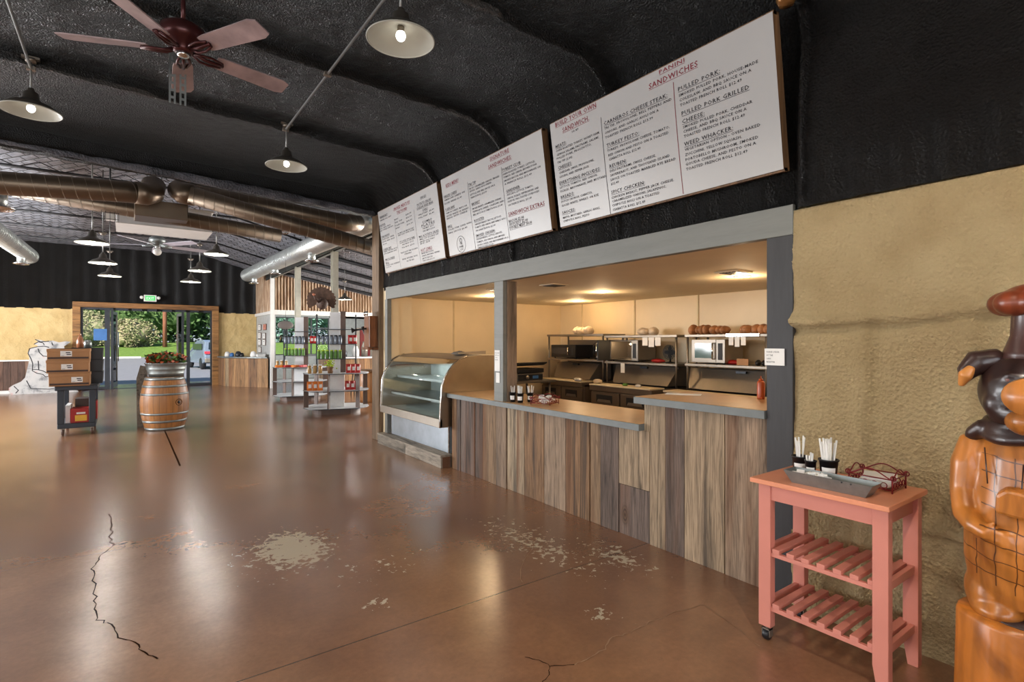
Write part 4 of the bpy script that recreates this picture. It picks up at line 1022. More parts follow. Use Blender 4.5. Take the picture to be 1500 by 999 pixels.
def cup(loc, r, h, label, n, grp, txt, seed, length=.19, splay=.3, rot=0, ribs='paper', face=-2.2):
    t = thing('utensil_cup', label, 'cup', loc, 0, grp)
    mb = MB(); mb.lathe([(r*.75, 0), (r*.98, h*.94), (r*1.08, h*.94), (r*1.08, h), (r*.93, h), (r*.7, .006), (0, .006)], 24); mb.build('cup_body', 'black', t, world=False)
    mb = MB(); mb.lathe([(r*.755+.0015+.23*r*.25, h*.25), (r*.755+.0015+.23*r*.66, h*.66)], 14, a0=face-.8, a1=face+.8, caps=False); mb.build('paper_label', 'paper', t, world=False, flip=False)
    if txt:
        rr = lambda v: r*.757+.003+.23*r*v/h*1.0
        f = lambda u, v: (rr(h*.35+v)*math.cos(face-.6+u/r), rr(h*.35+v)*math.sin(face-.6+u/r), h*.38+v)
        text_mesh([(txt, .0, 0, r*1.1, h*.16)], f, 'label_lettering', 'ink', t)
    qq = random.Random(seed)
    for k in range(n):
        a = qq.uniform(0, 2*PI); d = r*.65*math.sqrt(qq.random()); p0 = Vector((d*math.cos(a)*.6, d*math.sin(a)*.6, .01)); tip = Vector((d*math.cos(a)*(1+splay)+qq.uniform(-.01, .01), d*math.sin(a)*(1+splay)+qq.uniform(-.01, .01), length*qq.uniform(.9, 1.05)))
        mb = MB(); mb.tube([p0, p0.lerp(tip, .5), tip], .0048, 6); o = mb.build('wrapped_straw', ribs); o.location = loc
        tag(o, 'white stick in '+txt_where(label), 'straw', 'white sticks in '+txt_where(label))
    return t
def txt_where(l): return 'the '+l.split(' holding')[0].replace(' on the low countertop', ' on the low counter').replace(' on the salmon cart', ' on the pink cart').replace('nearest the dark post', 'by the dark post').replace('next to the middle post', 'by the middle post').replace('between the two larger cups', 'between two larger ones')
cup((2.985, 1.285, ZT), .046, .115, 'wide black cup on the salmon cart holding many white straws', 30, None, 'ORIGINAL', 11, .215, .35, face=-2.75)
cup((2.995, 1.435, ZT), .042, .105, 'black cup nearest the dark post on the salmon cart holding a few white straws', 7, None, 'KNIVES', 12, .205, .7, face=-2.75)
cup((2.95, 1.36, ZT), .028, .10, 'narrow black cup between the two larger cups on the salmon cart holding white sticks', 4, None, 'TO GO', 15, .13, .2, face=-2.75)
def wire_basket(loc, sx, sy, h, label, rz=0):
    t = thing('wire_napkin_basket', label, 'basket', loc, rz)
    R_ = .0032; mb = MB(); P = lambda u, v, z: (u*sx/2, v*sy/2, z)
    for z in (.015, h*.62): mb.tube([P(-1, -1, z), P(1, -1, z), P(1, 1, z), P(-1, 1, z)], R_, 6, True)
    for a in (-1, 1):
        for b in (-1, 1): mb.tube([P(a, b, 0), P(a, b, h*.62)], R_*1.2, 6)
    mb.build('wire_frame', 'wire_red', t, world=False)
    mb = MB()
    def arc(axis, s):
        pts = []
        for i in range(17):
            k = -1+2*i/16; zz = h*.62+h*.38*math.cos(k*PI/2)**1.5
            pts.append(P(s, k, zz) if axis == 'x' else P(k, s, zz))
        mb.tube(pts, R_, 6)
        for e in (-1, 1):
            c = (s*sx/2, e*sy/2*1.04, h*.70) if axis == 'x' else (e*sx/2*1.04, s*sy/2, h*.70); L = []
            for i in range(14):
                a = 2*PI*i/13; r_ = .011
                L.append((c[0], c[1]+r_*math.cos(a), c[2]+r_*math.sin(a)) if axis == 'x' else (c[0]+r_*math.cos(a), c[1], c[2]+r_*math.sin(a)))
            mb.tube(L, R_*.9, 6)
        for k in (-.62, -.2, .22, .64):
            L = []
            for i in range(12):
                a = 2*PI*i/11; r_ = .014
                L.append(P(s, k, h*.32)[:1]+(k*sy/2+r_*math.cos(a), h*.32+r_*math.sin(a)) if axis == 'x' else (k*sx/2+r_*math.cos(a), s*sy/2, h*.32+r_*math.sin(a)))
            mb.tube(L, R_*.8, 6)
    arc('x', 1); arc('x', -1); arc('y', 1); arc('y', -1)
    mb.build('scrollwork', 'wire_red', t, world=False); return t
wire_basket((3.06, 1.09, ZT), .17, .19, .105, 'dark red wire napkin basket on the right of the salmon cart')
mb = MB()
for k in range(5): mb.cb((3.06+.002*k, 1.09-.003*k, ZT+.024+.009*k), (.125, .14, .007), Matrix.Rotation(.08*k, 3, 'Z'))
tag(mb.build('napkin_stack', 'paper'), 'stack of white napkins inside the red wire basket on the salmon cart', 'napkins', kind=None)
# on the low countertop
ZC = .946
cup((3.37, 4.63, ZC), .036, .105, 'black cup next to the middle post on the low countertop holding white sticks', 4, None, 'FORKS', 21, .17, .1, face=-2.4)
cup((3.40, 4.535, ZC), .038, .10, 'front black cup of the pair on the low countertop holding many white sticks', 18, None, 'KNIFE', 22, .17, .2, face=-2.4)
cup((3.52, 4.52, ZC), .036, .10, 'black cup behind the other two on the low countertop holding white sticks', 6, None, None, 23, .17, .2, face=-2.4)
wire_basket((3.52, 4.27, ZC), .20, .22, .10, 'red wire basket heaped with white packets on the low countertop', .4)
for k in range(12):
    r_ = Matrix.Rotation(q.uniform(0, 3), 3, 'Z') @ Matrix.Rotation(q.uniform(-.6, .6), 3, 'X'); mb = MB(); mb.cb((0, 0, 0), (.05, .075, .012), r_)
    o = mb.build('sauce_packet', 'paper'); o.location = (3.52+q.uniform(-.055, .055), 4.27+q.uniform(-.06, .06), ZC+.03+.0035*k); tag(o, 'white packet heaped in the red wire basket on the low countertop', 'packet', 'white packets in the red wire basket')

# ------------------------------------------------------------------ carved pig chef
pg = thing('carved_pig_statue', 'carved and varnished wooden pig chef standing on a log at the right edge', 'statue', (2.80, .48, 0), math.atan2(-.48, -2.8)+PI/2)
def varn(name, c, dark, scale=5, lines=False):
    m, nt = base(name, srgb(c), .34, 0, .45); v = nt.coords((1, 1, .35)); f = nt.noise(v, scale, 4, .55, 1.6)
    wv = nt.new('ShaderNodeTexWave'); wv.inputs['Scale'].default_value = 7; wv.inputs['Distortion'].default_value = 7; wv.inputs['Detail'].default_value = 3; nt.link(v, wv.inputs['Vector'])
    col = nt.ramp(f, [(.25, srgb(dark)), (.5, srgb(c)), (.75, tuple(min(1, x*1.25) for x in srgb(c)))])
    col = nt.mix(.35, col, nt.ramp(wv.outputs['Fac'], [(0, .55), (.6, 1.15)]), 'MULTIPLY')
    if lines:
        tc = nt.new('ShaderNodeTexCoord'); sp = nt.new('ShaderNodeSeparateXYZ'); nt.link(tc.outputs['Object'], sp.inputs[0]); wob = nt.noise(tc.outputs['Object'], 9, 2)
        wz = nt.math('MULTIPLY', nt.math('SUBTRACT', wob, .5), .03)
        gx = nt.math('ABSOLUTE', nt.math('SUBTRACT', nt.math('FRACT', nt.math('DIVIDE', nt.math('ADD', nt.math('ADD', sp.outputs[0], wz), 1.02), .056)), .5))
        gz = nt.math('ABSOLUTE', nt.math('SUBTRACT', nt.math('FRACT', nt.math('DIVIDE', nt.math('ADD', nt.math('ADD', sp.outputs[2], wz), nt.math('MULTIPLY', sp.outputs[0], .12)), .062)), .5))
        g = nt.math('LESS_THAN', nt.math('MINIMUM', gx, gz), .034)
        band = nt.math('MULTIPLY', nt.math('GREATER_THAN', nt.math('ADD', sp.outputs[2], nt.math('MULTIPLY', nt.math('ABSOLUTE', sp.outputs[0]), -.3)), .655), nt.math('LESS_THAN', sp.outputs[2], 1.165))
        front = nt.math('MAXIMUM', nt.math('LESS_THAN', nt.math('ABSOLUTE', sp.outputs[0]), .140), nt.math('LESS_THAN', sp.outputs[2], .845))
        g = nt.math('MULTIPLY', nt.math('MULTIPLY', g, band), front)
        col = nt.mix(nt.math('MULTIPLY', g, .85), col, srgb('#3a1a0a')); nt.bump(nt.math('SUBTRACT', 1, g), .5, .006)
    nt.link(col, nt.b.inputs['Base Color']); nt.b.inputs['Coat Weight'].default_value = .3; nt.b.inputs['Coat Roughness'].default_value = .2
    return m
M['pig_body'] = varn('honey_varnished_wood', '#b06c2c', '#7c4416', 5, True); M['pig_plain'] = varn('honey_varnished_wood_plain', '#b06c2c', '#84491a')
M['pig_snout'] = varn('pale_varnished_wood', '#cb8542', '#a8642a'); M['pig_dark'] = varn('dark_varnished_wood', '#33201d', '#1c1211'); M['pig_hat'] = varn('red_brown_varnished_wood', '#77371f', '#4a1d12'); M['pig_hat_dark'] = varn('dark_brown_varnished_wood', '#4a2f2a', '#2c1a18')
M['log'] = varn('varnished_log', '#b46a25', '#6d3a12', 4)
def remesh(o, vox, sm=8):
    m = o.modifiers.new('merge', 'REMESH'); m.mode = 'VOXEL'; m.voxel_size = vox; m.use_smooth_shade = True
    s = o.modifiers.new('smooth', 'SMOOTH'); s.iterations = sm; s.factor = .6
PR = [(.150, .60), (.185, .66), (.20, .75), (.20, .86), (.182, .97), (.165, 1.08), (.155, 1.16), (.13, 1.225), (.09, 1.26)]
mb = MB(); mb.lathe([(r, z) for r, z in PR], 32, mat=Matrix.Diagonal((1, .92, 1, 1)))
mb.ell((0, -.05, .84), (.18, .17, .20)); mb.ell((0, .02, 1.15), (.19, .13, .09), 20, 12)
for s in (-1, 1):
    mb.ell((s*.10, .0, .62), (.10, .13, .12), 18, 12); mb.ell((s*.095, -.03, .57), (.09, .13, .05), 18, 10)
    # arm: shoulder, elbow, forearm back to the belly, hand
    mb.tube([(s*.12, .02, 1.22), (s*.17, 0, 1.19), (s*.19, -.02, 1.11), (s*.195, -.035, 1.0), (s*.185, -.09, .92), (s*.155, -.165, .90), (s*.11, -.205, .885)], .05, 12, radii=[.035, .05, .052, .048, .044, .036, .026])
    for k, (dx, dz) in enumerate(((0, .012), (.008, -.004), (.002, -.02))):
        mb.tube([(s*(.11), -.185, .89+dz), (s*(.085-dx), -.207, .885+dz), (s*(.055-dx), -.212, .87+dz*1.6)], .011, 8, radii=[.014, .012, .008])
    mb.tube([(s*.115, -.18, .905), (s*.105, -.205, .925), (s*.095, -.21, .94)], .012, 8, radii=[.014, .011, .008])
ob = mb.build('body', 'pig_body', pg, world=False); remesh(ob, .0085, 6)
mb = MB(); mb.ell((0, -.01, 1.405), (.158, .15, .155), 28, 20); mb.ell((0, -.05, 1.33), (.13, .12, .09), 22, 14); mb.ell((-.085, -.085, 1.36), (.055, .05, .06)); mb.ell((.085, -.085, 1.36), (.055, .05, .06))
for s in (-1, 1): mb.tube([(s*.10, -.10, 1.445), (s*.06, -.135, 1.475), (s*.02, -.14, 1.465)], .012, 8)
hd = mb.build('head', 'pig_dark', pg, world=False); remesh(hd, .008, 5)
for s in (-1, 1):
    mb = MB(); mb.ell((s*.055, -.128, 1.455), (.02, .014, .02)); mb.build('eye', 'pig_hat', pg, world=False)
    mb = MB()
    mb.tube([(s*.06, 0, 1.49), (s*.11, -.01, 1.525), (s*.155, -.025, 1.515), (s*.187, -.04, 1.475), (s*.20, -.05, 1.43)], .03, 10, radii=[.035, .05, .052, .036, .012])
    ear = mb.build('ear', 'pig_dark', pg, world=False); remesh(ear, .007, 6); mb = MB()
    mb.tube([(s*.168, -.068, 1.50), (s*.188, -.070, 1.465), (s*.204, -.062, 1.42)], .02, 8, radii=[.014, .026, .011])
    et = mb.build('ear_tip', 'pig_snout', ear, world=False); remesh(et, .006, 3)
mb = MB(); mb.lathe([(0, .0), (.060, .0), (.075, -.008), (.080, -.03), (.074, -.10)], 26, (0, -.225, 1.405), Matrix.Rotation(PI/2, 4, 'X') @ Matrix.Diagonal((1.0, .84, -1, 1)))
sn = mb.build('snout', 'pig_snout', pg, world=False)
for s in (-1, 1):
    mb = MB(); mb.ell((s*.03, -.227, 1.415), (.010, .006, .017), 12, 8); mb.build('nostril', 'black', sn, world=False)
mb = MB(); mb.ell((0, -.135, 1.305), (.075, .07, .055), 20, 14); mb.build('chin', 'pig_plain', pg, world=False)
mb = MB(); mb.tube([(.07*math.sin(a), -.165-.035*math.cos(a), 1.348+.004*math.sin(a*3)) for a in np.linspace(-1.3, 1.3, 14)], .004, 6); mb.build('mouth_line', 'pig_dark', pg, world=False)
mb = MB()
for k, (R1, z) in enumerate(((.128, 1.258), (.135, 1.232), (.122, 1.282))):
    mb.tube([(R1*math.sin(a), -.012-R1*.95*math.cos(a), z+.006*math.sin(4*a+k)) for a in np.linspace(0, 2*PI, 40)[:-1]], .022, 8, True)
mb.tube([(-.13, -.05, 1.27), (-.165, -.03, 1.235), (-.17, .0, 1.20)], .03, 8); sfo = mb.build('neckerchief', 'pig_dark', pg, world=False); remesh(sfo, .008, 3)
mb = MB(); mb.lathe([(.098, 1.52), (.082, 1.56), (.062, 1.62), (.058, 1.70), (.06, 1.72)], 24); mb.build('hat_band', 'pig_hat_dark', pg, world=False)
mb = MB()
for k in range(7):
    a = 2*PI*k/7+.35; mb.ell((.07*math.cos(a), .07*math.sin(a), 1.745), (.062, .062, .05), 16, 12)
mb.ell((0, 0, 1.765), (.09, .09, .055), 18, 12); ht = mb.build('chef_hat', 'pig_hat', pg, world=False); remesh(ht, .008, 2)
mb = MB(); mb.prism([(-.07, 0), (.03, 0), (.035, .07), (.02, .10), (-.05, .10), (-.075, .07)], -.03, .03, 'xz'); o = mb.build('apron_pocket', 'pig_plain', pg, world=False, bevel=.012); o.location = (-.025, -.195, .965); o.rotation_euler = (.12, .12, -.1)
mb = MB(); 
for (x0, z0, x1, z1) in ((-.02, 1.17, -.03, .99), (-.13, 1.19, -.12, 1.06)): mb.tube([(x0, -.13 if x0 > -.1 else -.10, z0), ((x0+x1)/2, -.17 if x0 > -.1 else -.12, (z0+z1)/2), (x1, -.185 if x0 > -.1 else -.14, z1)], .0025, 5)
mb.build('carved_line', 'pig_dark', pg, world=False)
lg = thing('log_pedestal', 'varnished upright log that carries the carved pig', 'log', (2.80, .48, 0))
mb = MB(); n = 40; prof = []
rows = []
for z, k in ((0, 1.07), (.15, 1.02), (.3, 1), (.45, .985), (.53, .98), (.55, .95)): rows.append([((.218*k+.012*math.sin(3*2*PI*i/n+1)+.006*math.sin(7*2*PI*i/n))*math.cos(2*PI*i/n), (.218*k+.012*math.sin(3*2*PI*i/n+1)+.006*math.sin(7*2*PI*i/n))*math.sin(2*PI*i/n), z) for i in range(n)])
vs = [p for r_ in rows for p in r_]; fs = [(j*n+i, j*n+(i+1) % n, (j+1)*n+(i+1) % n, (j+1)*n+i) for j in range(5) for i in range(n)]+[tuple(range(5*n, 6*n))]
mb.add(vs, fs, True); mb.build('trunk', 'log', lg, world=False, flip=False)
mb = MB(); mb.lathe([(.0, .548), (.17, .549), (.17, .556), (.0, .558)], 30); mb.build('dark_top', 'pig_dark', lg, world=False)

# ------------------------------------------------------------------ kitchen
def prep_table(y0, y1, label, shelf=None, ndoor=2, xf=6.0, post0=None):
    t = thing('sandwich_prep_table', label, 'prep table', (6.4, (y0+y1)/2, 0))
    mb = MB(); mb.box(xf+.06, 6.95, y0, y1, .12, .86); mb.box(xf+.0, 6.95, y0, y1, .82, .90); mb.build('cabinet', 'fridge', t, bevel=.006)
    W = (y1-y0)/ndoor
    for k in range(ndoor):
        a = y0+k*W+.015; b = a+W-.03; mb = MB(); mb.box(xf+.02, xf+.058, a, b, .16, .80); d = mb.build('door', 'fridge', t, bevel=.006)
        mb = MB(); mb.box(xf+.012, xf+.0195, a+.22*W, b-.2*W, .64, .76); hb = mb.build('handle_recess', 'matte_black', d)
        mb = MB(); mb.add([(xf+.010, a+.24*W, .645), (xf+.010, b-.22*W, .645), (xf+.0115, b-.26*W, .69), (xf+.0115, a+.28*W, .69)], [(0, 1, 2, 3)]); mb.build('handle_lip', 'steel_dull', d, flip=False)
    mb = MB(); mb.box(xf-.02, xf+.30, y0+.01, y1-.01, .901, .921); mb.build('cutting_board', 'cutboard', t, bevel=.003)
    mb = MB(); mb.box(xf+.32, 6.93, y0+.03, y1-.03, .90, .905); mb.build('food_wells', 'matte_black', t)
    mb = MB(); mb.add([(6.45, y0+.08, .93), (6.45, y1-.08, .93), (6.62, y1, 1.21), (6.62, y0, 1.21), (6.9, y0, 1.21), (6.9, y1, 1.21), (6.9, y1, .93), (6.9, y0, .93)], [(0, 1, 2, 3), (3, 2, 5, 4), (4, 5, 6, 7), (0, 3, 4, 7), (1, 2, 5, 6)]); lid = mb.build('lid', 'steel_dull', t)
    mb = MB(); m_ = (y0+y1)/2; mb.box(6.56, 6.60, m_-.07, m_+.07, 1.17, 1.2); mb.build('lid_handle', 'dark', lid)
    for yy in (y0+.06, y1-.06): mb = MB(); mb.cyl((xf+.12, yy, 0), (xf+.12, yy, .12), .025); mb.cyl((6.88, yy, 0), (6.88, yy, .12), .025); mb.build('leg', 'steel_dull', t)
    return t
def over_shelf(y0, y1, label, z1=1.285, z2=1.69, xf=6.38, xb=6.92, bottom=.922):
    t = thing('over_shelf', label, 'shelf', (6.6, (y0+y1)/2, .92))
    for z in (z1, z2):
        mb = MB(); mb.box(xf, xb, y0, y1, z-.035, z); mb.build('shelf_board', 'steel', t, bevel=.004)
    for yy in (y0+.03, y1-.03):
        for xx in (xf+.03, xb-.03): mb = MB(); mb.cyl((xx, yy, bottom), (xx, yy, z2-.035), .016); mb.build('post', 'steel', t)
    return t
prep_table(3.1, 4.72, 'prep table with open slanted lid behind the raised countertop', ndoor=2)
prep_table(4.92, 6.16, 'middle prep table with two dark doors', ndoor=2)
prep_table(6.55, 7.65, 'furthest prep table with one visible door, near the kitchen corner', ndoor=2, xf=6.2)
over_shelf(3.45, 4.65, 'steel over-shelf carrying the large steel microwave')
over_shelf(4.78, 6.2, 'steel over-shelf on the middle prep table carrying the open microwave', 1.27)
over_shelf(6.15+.08, 7.68, 'steel over-shelf carrying the small black microwave, furthest left', 1.285, 1.72)
def microwave(y0, y1, z0, z1, label, body, frontm, door_open=False, xf=6.42):
    t = thing('microwave', label, 'microwave', (xf, (y0+y1)/2, z0)); W = y1-y0
    mb = MB()
    if door_open:
        mb.box(xf+.02, 6.86, y0, y1, z0, z0+.02); mb.box(xf+.02, 6.86, y0, y1, z1-.02, z1); mb.box(xf+.02, 6.86, y0, y0+.13, z0, z1); mb.box(xf+.02, 6.86, y1-.02, y1, z0, z1); mb.box(6.84, 6.86, y0, y1, z0, z1)
    else: mb.box(xf+.02, 6.86, y0, y1, z0, z1)
    mb.build('housing', body, t, bevel=.006)
    mb = MB(); mb.box(xf, xf+.02, y0, y0+.13, z0, z1); pn = mb.build('control_panel', frontm, t, bevel=.003)
    mb = MB(); mb.box(xf-.004, xf, y0+.035, y0+.10, z0+.04, z1-.05); mb.build('keypad', 'matte_black' if frontm == 'steel' else 'dark', pn)
    if door_open: m4 = Matrix.Translation((xf, y1, 0)) @ Matrix.Rotation(-1.22, 4, 'Z') @ Matrix.Translation((-xf, -y1, 0))
    else: m4 = Matrix.Identity(4)
    mb = MB(); mb.box(xf, xf+.02, y0+.132, y1, z0, z1, m4); d = mb.build('door', frontm if not door_open else 'matte_black', t, bevel=.003)
    mb = MB(); mb.box(xf-.003, xf-.0005, y0+.20, y1-.05, z0+.06, z1-.05, m4); mb.build('window', vary('oven_window', '#55706e' if frontm == 'steel' else '#3a3a3c', .1), d)
    mb = MB(); p = [m4 @ Vector((xf-.03, y0+.165, z0+.05)), m4 @ Vector((xf-.03, y0+.165, z1-.05))]; mb.cyl(p[0], p[1], .011); mb.cyl(p[0], m4 @ Vector((xf, y0+.165, z0+.05)), .008); mb.cyl(p[1], m4 @ Vector((xf, y0+.165, z1-.05)), .008); mb.build('handle', 'chrome', d)
    if door_open:
        mb = MB(); mb.ell((6.6, (y0+y1)/2, z1-.06), (.02, .02, .015)); mb.build('oven_lamp', emis('oven_lamp', (1, .7, .35), 10), t)
        point('oven_light', (6.6, (y0+y1)/2+.05, z1-.06), 1.5, (1, .7, .4), .02)
        mb = MB(); mb.lathe([(0, z0+.025), (.14, z0+.025), (.14, z0+.03), (0, z0+.03)], 20, (6.63, (y0+y1)/2+.05, 0)); mb.build('turntable', 'steel', t)
    for yy in (y0+.04, y1-.04): mb = MB(); mb.cyl((xf+.06, yy, z0-.02), (xf+.06, yy, z0), .012); mb.cyl((6.8, yy, z0-.02), (6.8, yy, z0), .012); mb.build('foot', 'black', t)
    return t
microwave(4.05, 4.56, 1.306, 1.62, 'large steel microwave with closed door on the right over-shelf', 'steel_dull', 'steel')
microwave(5.53, 6.13, 1.291, 1.61, 'steel microwave with its door standing open and lamp lit', 'steel_dull', 'steel', True)
microwave(6.95, 7.60, 1.306, 1.53, 'small black microwave on the furthest over-shelf', 'black', 'black')
def bag(loc, r, mat, label, name='bread_bag', cat='bread', grp=None, seed=0, n=5):
    mb = MB(); q = random.Random(seed)
    for k in range(n): mb.ell((loc[0]+q.uniform(-.3, .3)*r[0], loc[1]+(k-(n-1)/2)*2*r[1]/n*.85, loc[2]+r[2]*.75), (r[0]*.8, r[1]/n*1.25, r[2]*q.uniform(.7, 1)), 14, 10, None, .07, seed+k)
    o = mb.build(name, mat); sm = o.modifiers.new('soft', 'SUBSURF'); sm.levels = 1; sm.render_levels = 1; return tag(o, label, cat, grp)
bag((6.65, 6.98, 1.72), (.15, .25, .085), 'bread_pale', 'bag of pale rolls on the furthest over-shelf', seed=1, n=4)
bag((6.65, 5.55, 1.69), (.12, .19, .075), 'bread_pale', 'single pale loaf bag on top of the middle over-shelf', seed=2, n=3)
bag((6.6, 4.52, 1.69), (.14, .17, .085), 'bread', 'left bread bag on the right over-shelf, above the steel microwave', seed=3, n=4)
bag((6.6, 4.22, 1.69), (.14, .13, .08), 'bread', 'second bread bag on the right over-shelf, beside the left one', seed=4, n=3)
bag((6.6, 3.72, 1.69), (.14, .25, .075), 'bread', 'wide bag of brown rolls at the right end of the right over-shelf', seed=5, n=5)
def desk_fan(loc, label, R_=.11):
    t = thing('desk_fan', label, 'fan', loc); mb = MB(); mb.lathe([(0, 0), (.07, 0), (.065, .012), (.015, .02), (.012, .10)], 16); mb.build('base', 'black', t, world=False)
    m4 = Matrix.Translation((0, 0, .16)) @ Matrix.Rotation(-PI/2, 4, 'Y'); mb = MB()
    for r_ in (.03, .045, .06, .075, .085, .098, R_): mb.tube([m4 @ Vector((r_*math.cos(a), r_*math.sin(a), .03)) for a in np.linspace(0, 2*PI, 24)[:-1]], .0035, 5, True)
    for k in range(14): a = 2*PI*k/14; mb.tube([m4 @ Vector((.02*math.cos(a), .02*math.sin(a), .035)), m4 @ Vector((R_*math.cos(a), R_*math.sin(a), .0))], .0025, 4)
    mb.build('guard', 'black', t, world=False)
    for k in range(4): a = PI*k/2; mb = MB(); mb.ell((0, 0, 0), (.03, .05, .004), 10, 6); o = mb.build('blade', 'matte_black', t, world=False); o.matrix_local = m4 @ Matrix.Rotation(a, 4, 'Z') @ Matrix.Translation((0, .05, .01))
    mb = MB(); mb.lathe([(0, -.06), (.04, -.055), (.045, 0), (0, .01)], 14, mat=m4); mb.build('motor', 'black', t, world=False); return t
desk_fan((6.6, 5.06, 1.271), 'small black desk fan on the middle over-shelf')
desk_fan((6.66, 6.62, 1.286), 'black desk fan behind the open microwave door', .13)
mb = MB()
for k in range(3): mb.box(6.405, 6.408, 3.98-.075*k, 3.985-.075*k+.06, 1.53-.02*(k % 2), 1.64)
for k in range(3):
    pass
for k in range(3):
    mb = MB(); mb.box(6.372, 6.376, 3.90-.085*k, 3.965-.085*k, 1.545-.02*(k % 2), 1.655); tag(mb.build('order_ticket', 'paper'), 'paper order ticket clipped under the right over-shelf', 'ticket', 'order tickets hanging on the right over-shelf')
for k in range(3):
    mb = MB(); mb.box(6.372, 6.376, 5.30-.12*k, 5.40-.12*k, 1.53-.02*(k % 2), 1.655); tag(mb.build('order_ticket', 'paper'), 'paper order ticket clipped under the middle over-shelf', 'ticket', 'order tickets hanging on the middle over-shelf')
mb = MB(); mb.box(6.366, 6.37, 3.55, 4.0, 1.66, 1.695); tag(mb.build('ticket_rail', 'chrome'), 'bright ticket rail on the edge of the right over-shelf', 'rail')
mb = MB(); mb.box(6.45, 6.455, 3.74, 3.90, 1.287, 1.37); tag(mb.build('price_card', 'cardboard'), 'tan card leaning on the right over-shelf', 'card')
for k, (y, c) in enumerate(((4.02, 'red'), (3.66, 'black'), (3.58, 'black'))):
    mb = MB(); mb.ell((6.55, y, 1.287+.03), (.06, .12 if k == 0 else .03, .03 if k == 0 else .04), 12, 8, None, .1, k); tag(mb.build('wrapped_bundle' if k == 0 else 'tape_dispenser', c), ['red wrapped bundle beside the steel microwave', 'black dispenser left of its twin on the right over-shelf', 'black dispenser at the right end of the over-shelf'][k], 'bundle' if k == 0 else 'dispenser')
mb = MB(); mb.ell((6.55, 5.25, 1.30), (.06, .13, .03), 12, 8, None, .1, 9); tag(mb.build('wrapped_bundle', 'red'), 'red wrapped bundle on the middle over-shelf by the fan', 'bundle')
mb = MB(); mb.box(6.33, 6.335, 5.72, 5.80, 1.10, 1.25); tag(mb.build('hanging_note', 'paper'), 'white paper note hanging below the middle over-shelf', 'note')
sb = thing('sauce_bottle', 'orange brown squeeze bottle on the raised countertop', 'bottle', (4.6, 2.62, .9)); sb.location = (3.90, 2.16, 1.161)
mb = MB(); mb.lathe([(0, 0), (.027, 0), (.028, .01), (.028, .12), (.022, .135), (.012, .14)], 18); mb.build('bottle_body', 'sauce', sb, world=False); mb = MB(); mb.lathe([(.016, .138), (.016, .15), (.005, .155), (.003, .175)], 12); mb.build('nozzle', 'sauce', sb, world=False)
mb = MB(); mb.cb((3.72, 2.72, 1.1625), (.11, .28, .003), Matrix.Rotation(.5, 3, 'Z')); tag(mb.build('paper_sheet', 'paper'), 'white sheet of paper lying on the raised countertop', 'paper')
mb = MB(); mb.ell((3.9, 2.05, 1.17), (.03, .05, .02), 10, 6, None, .2); tag(mb.build('black_dispenser', 'black'), 'small black dispenser at the right end of the raised countertop', 'dispenser')
mb = MB()
for (x, y, c, s) in ((6.1, 6.08, 'bread_pale', .07), (6.25, 6.72, 'paper', .05), (6.2, 6.62, 'paper', .05), (6.1, 5.5, 'green', .04), (6.1, 5.25, 'paper', .04)):
    mb = MB(); mb.ell((x, y, .922+s*.5), (s, s*1.2, s*.55), 12, 8, None, .12, int(s*100)); tag(mb.build('wrapped_food', c), {'bread_pale': 'pale wrapped food at the left end of the middle prep board', 'green': 'green leaf heap on the middle prep board'}.get(c, 'white wrapped food on the cutting boards'), 'food', 'white wrapped food on the boards' if c == 'paper' else None)
sc2 = thing('side_counter', 'steel side counter carrying the panini press at the far left of the kitchen', 'counter', (5.2, 7.5, 0))
mb = MB(); mb.box(4.15, 6.1, 7.1, 7.85, .885, .92); mb.build('worktop', 'steel', sc2, bevel=.004)
for (x, y) in ((4.2, 7.15), (6.0, 7.15), (4.2, 7.8), (6.0, 7.8)): mb = MB(); mb.cyl((x, y, 0), (x, y, .885), .02); mb.build('leg', 'steel', sc2)
mb = MB(); mb.box(4.2, 6.0, 7.15, 7.8, .25, .27); mb.build('under_shelf', 'steel', sc2)
for k, x in enumerate((4.5, 4.95, 5.4)):
    mb = MB(); mb.box(x, x+.38, 7.2, 7.6, .272, .62); tag(mb.build('storage_bin', 'black', bevel=.01), 'dark storage bin under the steel side counter', 'bin', 'dark bins under the side counter')
pp = thing('panini_press', 'black panini press with knob on the steel side counter', 'press', (5.55, 7.35, .921))
mb = MB(); mb.box(5.3, 5.85, 7.15, 7.6, .921, 1.05); mb.build('base', 'steel_dull', pp, bevel=.01); mb = MB(); mb.box(5.31, 5.84, 7.143, 7.152, .935, 1.03); mb.build('control_panel', 'matte_black', pp); mb = MB(); mb.cyl((5.5, 7.142, .985), (5.5, 7.12, .985), .03, n=16); mb.build('knob', 'steel', pp)
mb = MB(); mb.box(5.62, 5.74, 7.138, 7.1428, .96, 1.01); mb.build('display', 'blue', pp); mb = MB(); mb.box(5.3, 5.85, 7.12, 7.6, 1.06, 1.13); mb.build('lower_plate', 'black', pp, bevel=.008); mb = MB(); mb.box(5.28, 5.87, 7.12, 7.6, 1.15, 1.2, Matrix.Translation((0, 7.6, 1.15)) @ Matrix.Rotation(-.08, 4, 'X') @ Matrix.Translation((0, -7.6, -1.15))); mb.build('upper_plate', 'black', pp, bevel=.008)
mb = MB(); mb.tube([(5.3, 7.13, 1.2), (5.3, 7.05, 1.23), (5.85, 7.05, 1.23), (5.85, 7.13, 1.2)], .012, 8); mb.build('handle', 'black', pp)
